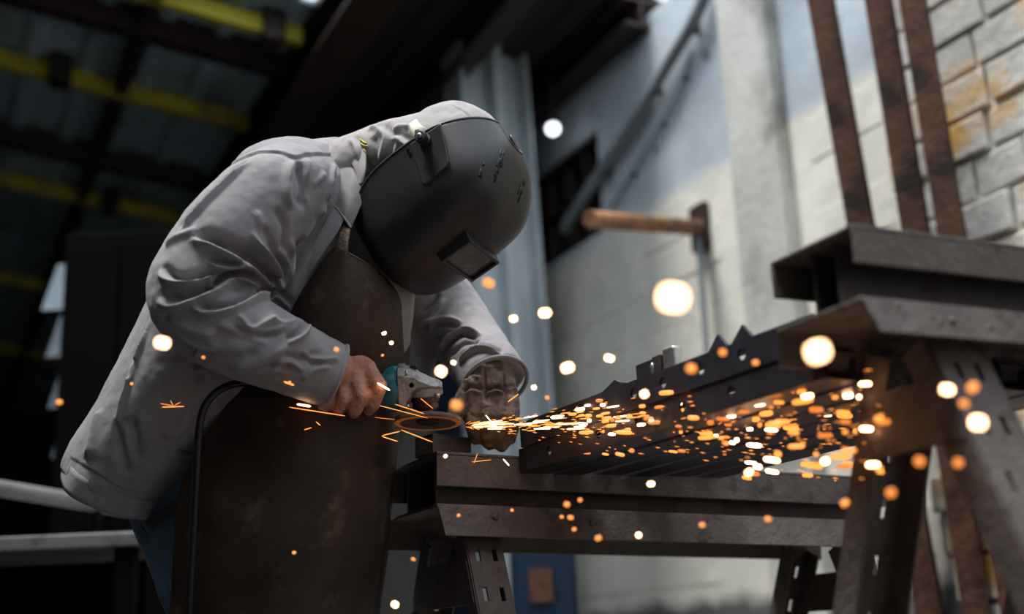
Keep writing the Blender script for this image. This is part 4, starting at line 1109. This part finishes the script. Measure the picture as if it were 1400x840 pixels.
# ------------------------------------------------------------------ things in the background
# three rusty uprights leaning on the side wall
def upright(p1, p2, d1, d2, w, label):
    A = at(p1[0], p1[1], d1); B = at(p2[0], p2[1], d2); v = (B-A)
    A = A - v*.35; C = A + v*((A.z-.0)/(-v.z)); C.z = 0
    z = (A-C).normalized(); x = (W2*.75 + U2*.62); x = (x-z*x.dot(z)).normalized(); y = z.cross(x)
    L = (A-C).length; Mx = Matrix(((x.x, y.x, z.x, C.x), (x.y, y.y, z.y, C.y), (x.z, y.z, z.z, C.z), (0, 0, 0, 1)))
    r = empty('rusty_channel', Mx, label, 'steel channel', 'rusty channels leaning on the wall'); t = .008
    m = MB(); m.abox(-w/2, w/2, -t, 0, 0, L); m.build('web', m_rust, r, bevel=.002)
    dpt = .07
    for s in (-1, 1):
        m = MB(); m.abox(s*w/2-t/2, s*w/2+t/2, -dpt if y.dot(FWD) > 0 else 0, 0 if y.dot(FWD) > 0 else dpt, 0, L); m.build('flange', m_rust, r, bevel=.002)
    return r
upright((1106, 0), (1158, 295), 3.72, 3.62, .075, 'rusty brown steel channel leaning on the wall, next to the concrete pillar')
upright((1184, 0), (1232, 300), 3.60, 3.50, .085, 'rusty brown steel channel leaning on the wall between two others')
upright((1230, 0), (1280, 302), 3.48, 3.38, .055, 'narrow rusty steel channel leaning on the wall, next to bare stone blocks')
# wall conduit and thin cable
def conduit(pix, r, label, name, mat, off):
    pts = [on_wall(x, y, off) for x, y in pix]
    rt = empty(name, pts[0], label, 'pipe' if r > .01 else 'cable')
    R = crom([list(p-pts[0]) for p in pts], 6)
    MB().tube([Vector(q) for q in R], r, 10).build('run', mat, rt, smooth=True)
    for k in (len(R)//4, len(R)//2, 3*len(R)//4):
        c = Vector(R[k]); m = MB(); m.box(c+W2*off*.4, U2*.008, Vector((0, 0, r*1.1)), W2*(off*.5+r*.4)); m.build('pipe_clip', m_darksteel, rt)
m_cond = M('grey_conduit', lin(118, 126, 130), lin(136, 144, 148), 5, .6, 0)
conduit([(985, -60), (950, 25), (915, 85), (870, 160), (815, 245), (770, 315)], .026, 'thick grey pipe running slantwise up the painted wall', 'wall_pipe', m_cond, .04)
conduit([(945, 70), (925, 130), (880, 210), (835, 285)], .007, 'thin dark cable strung beside the thick pipe on the wall', 'wall_cable', m_cond, .02)
# pipe bracket sticking out of the wall with a hanging hook rod
E = on_wall(962, 312); F = at(806, 300, 4.05)
r = empty('pipe_bracket', E, 'rusty pipe bracket jutting out from the cream wall below the grey paint', 'bracket')
m_brpipe = M('orange_rust_pipe', lin(150, 100, 62), lin(176, 124, 82), 8, .7, .1, .3, 40, spots=lin(70, 48, 36), sscale=5, scut=(.45, .6))
d_ = (F-E); m = MB(); m.tube([Vector((0, 0, 0)), d_*.5, d_], .030, 14); m.build('pipe_arm', m_brpipe, r, smooth=False, bevel=.003)
m = MB(); m.box(-W2*.015, U2*.05, Vector((0, 0, .09)), W2*.015); m.build('wall_plate', m_girder, r, bevel=.004)
m = MB(); m.tube([d_*.06+Vector((0, 0, -.02)), d_*.07+Vector((0, 0, -.30)), d_*.08+Vector((0, 0, -.56)), d_*.12+Vector((0, 0, -.60)), d_*.15+Vector((0, 0, -.56))], .012, 8); m.build('hook_rod', m_cond, r, smooth=True)
# grey H-section column under the eaves beam
Pc = at(700, 420, 5.55); base_c = Vector((Pc.x, Pc.y, 0))
topc = at(640, 60, 5.35)
r = empty('steel_column', base_c, 'grey painted H-section steel column rising behind the helmet to the roof', 'column')
x = W2; y = U2; Lc = 3.25
lean = (topc-base_c); lean = lean/lean.z
def colbox(a0, a1, b0, b1, name):
    m = MB(); P = lambda a, b, z: x*a + y*b + Vector((lean.x*z*.55, lean.y*z*.2, z))
    m.prism([P(a0, b0, 0), P(a1, b0, 0), P(a1, b1, 0), P(a0, b1, 0)], P(0, 0, Lc))
    return m.build(name, m_greycol, r, bevel=.004)
colbox(-.17, -.155, -.11, .11, 'flange'); colbox(.155, .17, -.11, .11, 'flange'); colbox(-.155, .155, -.007, .007, 'web'); colbox(.0, .04, -.10, -.007, 'stiffener')
# blue steel door far behind, blue locker lower down
Pd = at(610, 395, 6.1)
r = empty('welding_screen', Vector((Pd.x, Pd.y, 0)), 'upright blue welding screen standing behind the worker, seen past the far sleeve', 'screen')
m = MB(); m.box(Vector((0, 0, 1.22)), W2*.085, U2*.02, Vector((0, 0, 1.22))); m.build('sheet', m_blue, r, bevel=.01)
for s in (-1, 1):
    m = MB(); m.box(W2*.078*s+Vector((0, 0, 1.22))-U2*.03, W2*.015, U2*.015, Vector((0, 0, 1.2))); m.build('stile', m_blue, r, bevel=.004)
Pl = at(743, 800, 3.9)
r = empty('blue_locker', Vector((Pl.x, Pl.y, 0)), 'blue metal locker with a rust-red placard, seen under the trestle top', 'locker')
hl = .93
m = MB(); m.box(Vector((0, 0, hl/2)), RGT.normalized()*.10, FWD.cross(RGT).cross(RGT).normalized()*0+Vector((0, .14, 0)), Vector((0, 0, hl/2))); m.build('body', m_blue, r, bevel=.008)
m = MB(); m.box(Vector((0, -.146, hl/2)), Vector((.085, 0, 0)), Vector((0, .006, 0)), Vector((0, 0, hl/2-.03))); dd = m.build('door', m_blue, r, bevel=.004)
m = MB(); m.box(Vector((-.01, -.156, hl*.76)), Vector((.035, 0, 0)), Vector((0, .003, 0)), Vector((0, 0, .05))); sub(m.build('placard', m_rust, None), dd)
m = MB(); m.box(Vector((.06, -.160, hl*.55)), Vector((.006, 0, 0)), Vector((0, .01, 0)), Vector((0, 0, .05))); sub(m.build('handle', m_chrome, None, bevel=.002), dd)
# black cabinet and pale sheets on the left
Pk = at(190, 500, 4.7)
r = empty('black_cabinet', Vector((Pk.x, Pk.y, 0)), 'tall black cabinet standing behind the worker', 'cabinet')
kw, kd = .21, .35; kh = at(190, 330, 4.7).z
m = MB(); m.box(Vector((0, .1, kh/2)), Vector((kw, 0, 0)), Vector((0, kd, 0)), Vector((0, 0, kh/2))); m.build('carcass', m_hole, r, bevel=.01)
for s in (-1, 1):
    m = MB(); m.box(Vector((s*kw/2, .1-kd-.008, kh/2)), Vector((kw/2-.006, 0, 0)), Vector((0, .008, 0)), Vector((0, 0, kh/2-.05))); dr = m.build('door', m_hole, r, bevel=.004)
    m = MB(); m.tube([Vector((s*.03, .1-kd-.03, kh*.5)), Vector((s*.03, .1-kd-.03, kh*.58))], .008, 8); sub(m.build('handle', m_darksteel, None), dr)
m_pale = M('galvanised_sheet', lin(84, 100, 114), lin(110, 128, 142), 4, .5, .1)
for i, (px, py, pl) in enumerate(((100, 392, .30), (98, 460, .26), (96, 525, .30), (94, 592, .30))):
    c = at(px, py, 4.62+.02*i); c.x = Pk.x-kw-.045-.004*i; m = MB()
    a = (Vector((.10, .35, .92))).normalized()
    m.box(c, Vector((.040, 0, 0)), Vector((0, .004, 0)), a*pl*.36)
    o = m.build('pale_sheet', m_pale, bevel=.002)
    tag(o, 'pale blue-grey galvanised sheet hung on the side of the black cabinet', 'metal sheet', 'pale sheets beside the black cabinet')
# grey steel workbench at the lower left
Pb = at(60, 742, 3.1); bx0 = Pb.x-.75; bx1 = at(196, 742, 3.1).x; zt = Pb.z
r = empty('steel_workbench', Vector((bx1, Pb.y, 0)), 'grey steel workbench with a pipe rail behind the worker', 'workbench')
O = Vector((bx1, Pb.y, 0)); m_bench = M('bench_steel', lin(120, 119, 118), lin(142, 140, 138), 6, .5, .2, .2, 40, spots=lin(62, 56, 50), sscale=7, scut=(.5, .7))
m = MB(); m.abox(bx0-bx1, 0, 0, .55, zt-.018, zt+.018); m.build('bench_top', m_bench, r, bevel=.004)
for xx in (bx0-bx1+.04, -.05):
    for yy in (.03, .5):
        m = MB(); m.abox(xx-.025, xx+.025, yy-.02, yy+.03, 0, zt-.018); m.build('leg', m_hole, r, bevel=.003)
m = MB(); m.abox(bx0-bx1+.06, -.08, .30, .31, .1, zt-.03); m.build('back_panel', m_hole, r)
rail = [at(-160, 640, 3.0), at(0, 668, 3.25), at(175, 697, 3.5)]
m = MB(); m.tube([p-O for p in rail], .022, 12); m.build('pipe_rail', m_bench, r, smooth=True)
for p in (rail[0].lerp(rail[1], .6), rail[1].lerp(rail[2], .75)):
    m = MB(); q = p-O; m.tube([q, Vector((q.x, q.y, zt))], .014, 10); m.build('rail_post', m_hole, r, smooth=True)
# small work lamp on the far wall
Pz = at(756, 176, 5.6)
r = empty('wall_lamp', Pz, 'small round white lamp lit under the eaves beam', 'lamp')
m_lamp = M('lamp_glow', lin(235, 240, 250), None, 1, .4, emit=(.85, .92, 1, 1), estr=2.2)
m = MB(); ellipsoid(m, Vector((0, 0, 0)), Vector((.03, 0, 0)), Vector((0, .03, 0)), Vector((0, 0, .03))); m.build('globe', m_lamp, r, smooth=True)
m = MB(); m.lathe(Vector((0, 0, .02)), Vector((0, 0, 1)), [(0, .03), (.03, .03), (.05, .015), (.25, .008)], 16); m.build('lamp_holder', m_girder, r, smooth=True)
# ------------------------------------------------------------------ sparks
def spark_mat(name, col, st):
    m = bpy.data.materials.new(name); m.use_nodes = True; nt = m.node_tree; b = nt.nodes['Principled BSDF']
    b.inputs['Base Color'].default_value = (.05, .02, .01, 1); b.inputs['Emission Color'].default_value = col; b.inputs['Emission Strength'].default_value = st
    return m
SM = [spark_mat('spark_white_hot', (1, .52, .26, 1), 8), spark_mat('spark_orange', (1, .30, .05, 1), 1.2), spark_mat('spark_dim', (1, .26, .04, 1), .66)]
def spark_mesh(mt):
    mb = MB(); mb.lathe(Vector((0, 0, 0)), Vector((1, 0, 0)), [(-1, .25), (-.85, .8), (-.5, 1), (.5, 1), (.85, .8), (1, .25)], 8)
    me = bpy.data.meshes.new('spark'); me.from_pydata([tuple(x) for x in mb.v], [], mb.f); me.materials.append(mt); me.update()
    me.polygons.foreach_set('use_smooth', [True]*len(me.polygons)); return me
SME = [spark_mesh(m) for m in SM]
SO = at(632, 583, 2.13)
def spark(P, dirv, half, rad, k, lab=0):
    o = bpy.data.objects.new('spark', SME[k]); COL.objects.link(o)
    x = dirv.normalized(); y = x.orthogonal().normalized(); z = x.cross(y)
    o.matrix_world = Matrix(((x.x*half, y.x*rad, z.x*rad, P.x), (x.y*half, y.y*rad, z.y*rad, P.y), (x.z*half, y.z*rad, z.z*rad, P.z), (0, 0, 0, 1)))
    hue = ('white-hot', 'bright orange', 'dim orange')[k]
    px = 700+FPX*(P-CAM).dot(RGT)/(P-CAM).dot(FWD)
    if lab == 0:
        zone = ('beside the gloved hand', 'over the perforated beam', 'low among the beams by the tall trestle')[0 if px < 760 else (1 if px < 960 else 2)]
        tag(o, '%s spark in the dense stream %s' % (hue, zone), 'spark', '%s sparks %s' % (hue, zone))
    else:
        zone = ('in front of the jacket and apron', 'around the grinder, glove and trestle end', 'in front of the pale wall and beams', 'in front of the tall trestle')[0 if px < 480 else (1 if px < 720 else (2 if px < 1100 else 3))]
        tag(o, 'stray %s spark %s' % (hue, zone), 'spark', 'stray %s sparks %s' % (hue, zone))
    return o
rs = random.Random(11)
ns = 0
def near_depth(t): return 2.13-.50*t
# tight bright jet near the disc
for i in range(62):
    t = rs.random()**1.4; px = 650+t*230; c = 581-12*t+4*math.sin(t*3); sp = 3+26*t
    py = c+rs.gauss(0, .42)*sp; d = near_depth((px-640)/600)+rs.uniform(-.05, .05)*t
    P = at(px, py, d); Q = at(px+10, py+(py-583)/(px-610)*10-.4, d-.008)
    spark(P, Q-P, rs.uniform(.008, .022)*(1-.35*t), rs.uniform(.0006, .0011), 0 if rs.random() < .62 else 1); ns += 1
# spreading cloud
for i in range(165):
    t = rs.random()**.8; px = 760+t*465; e = (px-640)/580
    top = 572-112*e; bot = 600+95*e; mid = 575-2*e
    y = rs.triangular(top, bot, mid+8*e)
    d = near_depth(e)+rs.uniform(-.22, .16)*e; d = max(d, 1.30)
    P = at(px, y, d); Q = at(px+10, y+(y-583)/(px-600)*8+rs.uniform(-1, 1), d-.006)
    hot = rs.random(); k = 0 if hot < .28 else (1 if hot < .72 else 2)
    rad = (rs.uniform(.0018, .0034) if k else rs.uniform(.0018, .0032))*(.8+.55*e)
    spark(P, Q-P, rad*rs.uniform(1.1, 4.0)*(1.2-.35*e), rad, k); ns += 1
# strays picked out one by one: px, py, depth, radius mm, brightness
for px, py, d, r, k in ((222, 469, 1.30, 4.5, 0), (81, 550, 1.55, 2.6, 1), (460, 478, 1.72, 2.6, 1), (535, 469, 1.85, 2.2, 0), (525, 456, 1.88, 2.2, 0), (523, 486, 1.9, 1.6, 1), (603, 508, 1.45, 4.6, 0),
        (620, 496, 1.75, 2.6, 0), (624, 554, 1.38, 4.6, 1), (668, 387, 1.42, 4.2, 1), (745, 428, 1.45, 4.2, 0), (702, 436, 1.55, 3.2, 0), (776, 503, 1.42, 4.4, 0), (833, 490, 1.55, 3.6, 0), (730, 530, 1.7, 2.4, 0), (748, 544, 1.7, 2.2, 1),
        (920, 407, .85, 6.5, 0), (1118, 481, .95, 6.0, 0), (945, 504, 1.35, 4.4, 1), (988, 482, 1.40, 3.4, 1), (881, 539, 1.45, 3.2, 0), (1033, 496, 1.5, 2.8, 1), (1257, 631, 1.18, 3.6, 1), (1310, 633, 1.18, 3.4, 1), (1337, 578, 1.1, 5.0, 0), (1218, 674, 1.2, 3.4, 1), (1295, 533, 1.2, 4.0, 0), (1330, 530, 1.2, 4.2, 1), (1318, 552, 1.2, 3.2, 1),
        (775, 690, 1.6, 3.0, 1), (793, 684, 1.65, 2.2, 1), (780, 708, 1.65, 2.4, 1), (785, 724, 1.65, 2.2, 1), (768, 707, 1.7, 1.8, 1), (818, 736, 1.55, 2.8, 1), (873, 732, 1.6, 2.8, 0), (960, 718, 1.55, 2.6, 1), (700, 698, 1.8, 1.8, 1), (627, 705, 1.8, 1.8, 1),
        (540, 827, 1.6, 3.0, 0), (402, 756, 1.8, 2.0, 1), (278, 489, 1.75, 1.8, 1), (180, 525, 1.8, 1.8, 1), (609, 624, 1.85, 2.0, 0), (565, 765, 1.7, 1.8, 1), (1050, 710, 1.5, 2.6, 1), (1024, 646, 1.5, 3.0, 0), (890, 662, 1.6, 2.6, 0), (1155, 688, 1.4, 3.4, 1), (1128, 631, 1.45, 3.2, 0), (396, 523, 1.85, 1.8, 1)):
    v = Vector((rs.uniform(.5, 1), 0, rs.uniform(-.4, .4)))
    spark(at(px, py, d), v, r*.001*rs.uniform(1.0, 1.5), r*.001, k, 1)
# thin in-focus streaks round the disc and the hand
for (x0, y0), (x1, y1), d, r, k in (((508, 552), (585, 572), 2.03, .55, 1), ((540, 553), (580, 566), 2.035, .7, 1), ((516, 524), (533, 534), 2.0, 1.4, 0), ((395, 557), (472, 569), 2.0, .7, 1), ((411, 538), (440, 544), 2.0, 1.2, 0), ((406, 553), (425, 556), 1.98, 1.6, 0),
        ((548, 588), (592, 605), 2.06, .8, 1), ((522, 596), (547, 590), 2.05, .8, 1), ((522, 597), (544, 604), 2.05, .8, 1), ((512, 571), (540, 574), 2.05, .5, 2), ((221, 557), (252, 556), 1.95, .8, 1), ((237, 555), (233, 548), 1.95, .4, 1), ((238, 555), (247, 550), 1.95, .4, 1), ((219, 552), (236, 555), 1.95, .4, 1),
        ((575, 545), (592, 559), 2.05, .6, 1), ((694, 550), (709, 539), 2.08, .9, 1), ((645, 632), (672, 629), 2.10, .5, 1), ((653, 620), (648, 634), 2.10, .5, 1), ((688, 628), (696, 637), 2.1, .9, 0), ((388, 522), (402, 527), 1.9, 1.6, 1), ((664, 568), (676, 582), 2.1, .7, 0), ((416, 588), (426, 585), 2.0, .7, 1), ((432, 577), (438, 582), 2.0, .7, 1)):
    A = at(x0, y0, d); B = at(x1, y1, d); spark((A+B)/2, B-A, (B-A).length/2, r*.001, k, 1)
# countless fine specks in the stream
mb = MB()
for i in range(560):
    t = rs.random(); px = 640+t*570; e = t; y = rs.triangular(578-100*e, 590+90*e, 578); d = near_depth(e)+rs.uniform(-.15, .2)*e
    P = at(px, y, d); r = rs.uniform(.0005, .0010); L = rs.uniform(.002, .007); dv = (P-SO).normalized()
    a = dv.orthogonal().normalized()*r; b = dv.cross(a).normalized()*r
    mb.add([P-dv*L, P+a, P+b, P-a, P-b, P+dv*L], [(0, 2, 1), (0, 3, 2), (0, 4, 3), (0, 1, 4), (5, 1, 2), (5, 2, 3), (5, 3, 4), (5, 4, 1)])
tag(mb.build('spark_dust', SM[1]), 'fine orange spark dust drifting within the spark stream', 'spark dust', kind='stuff')
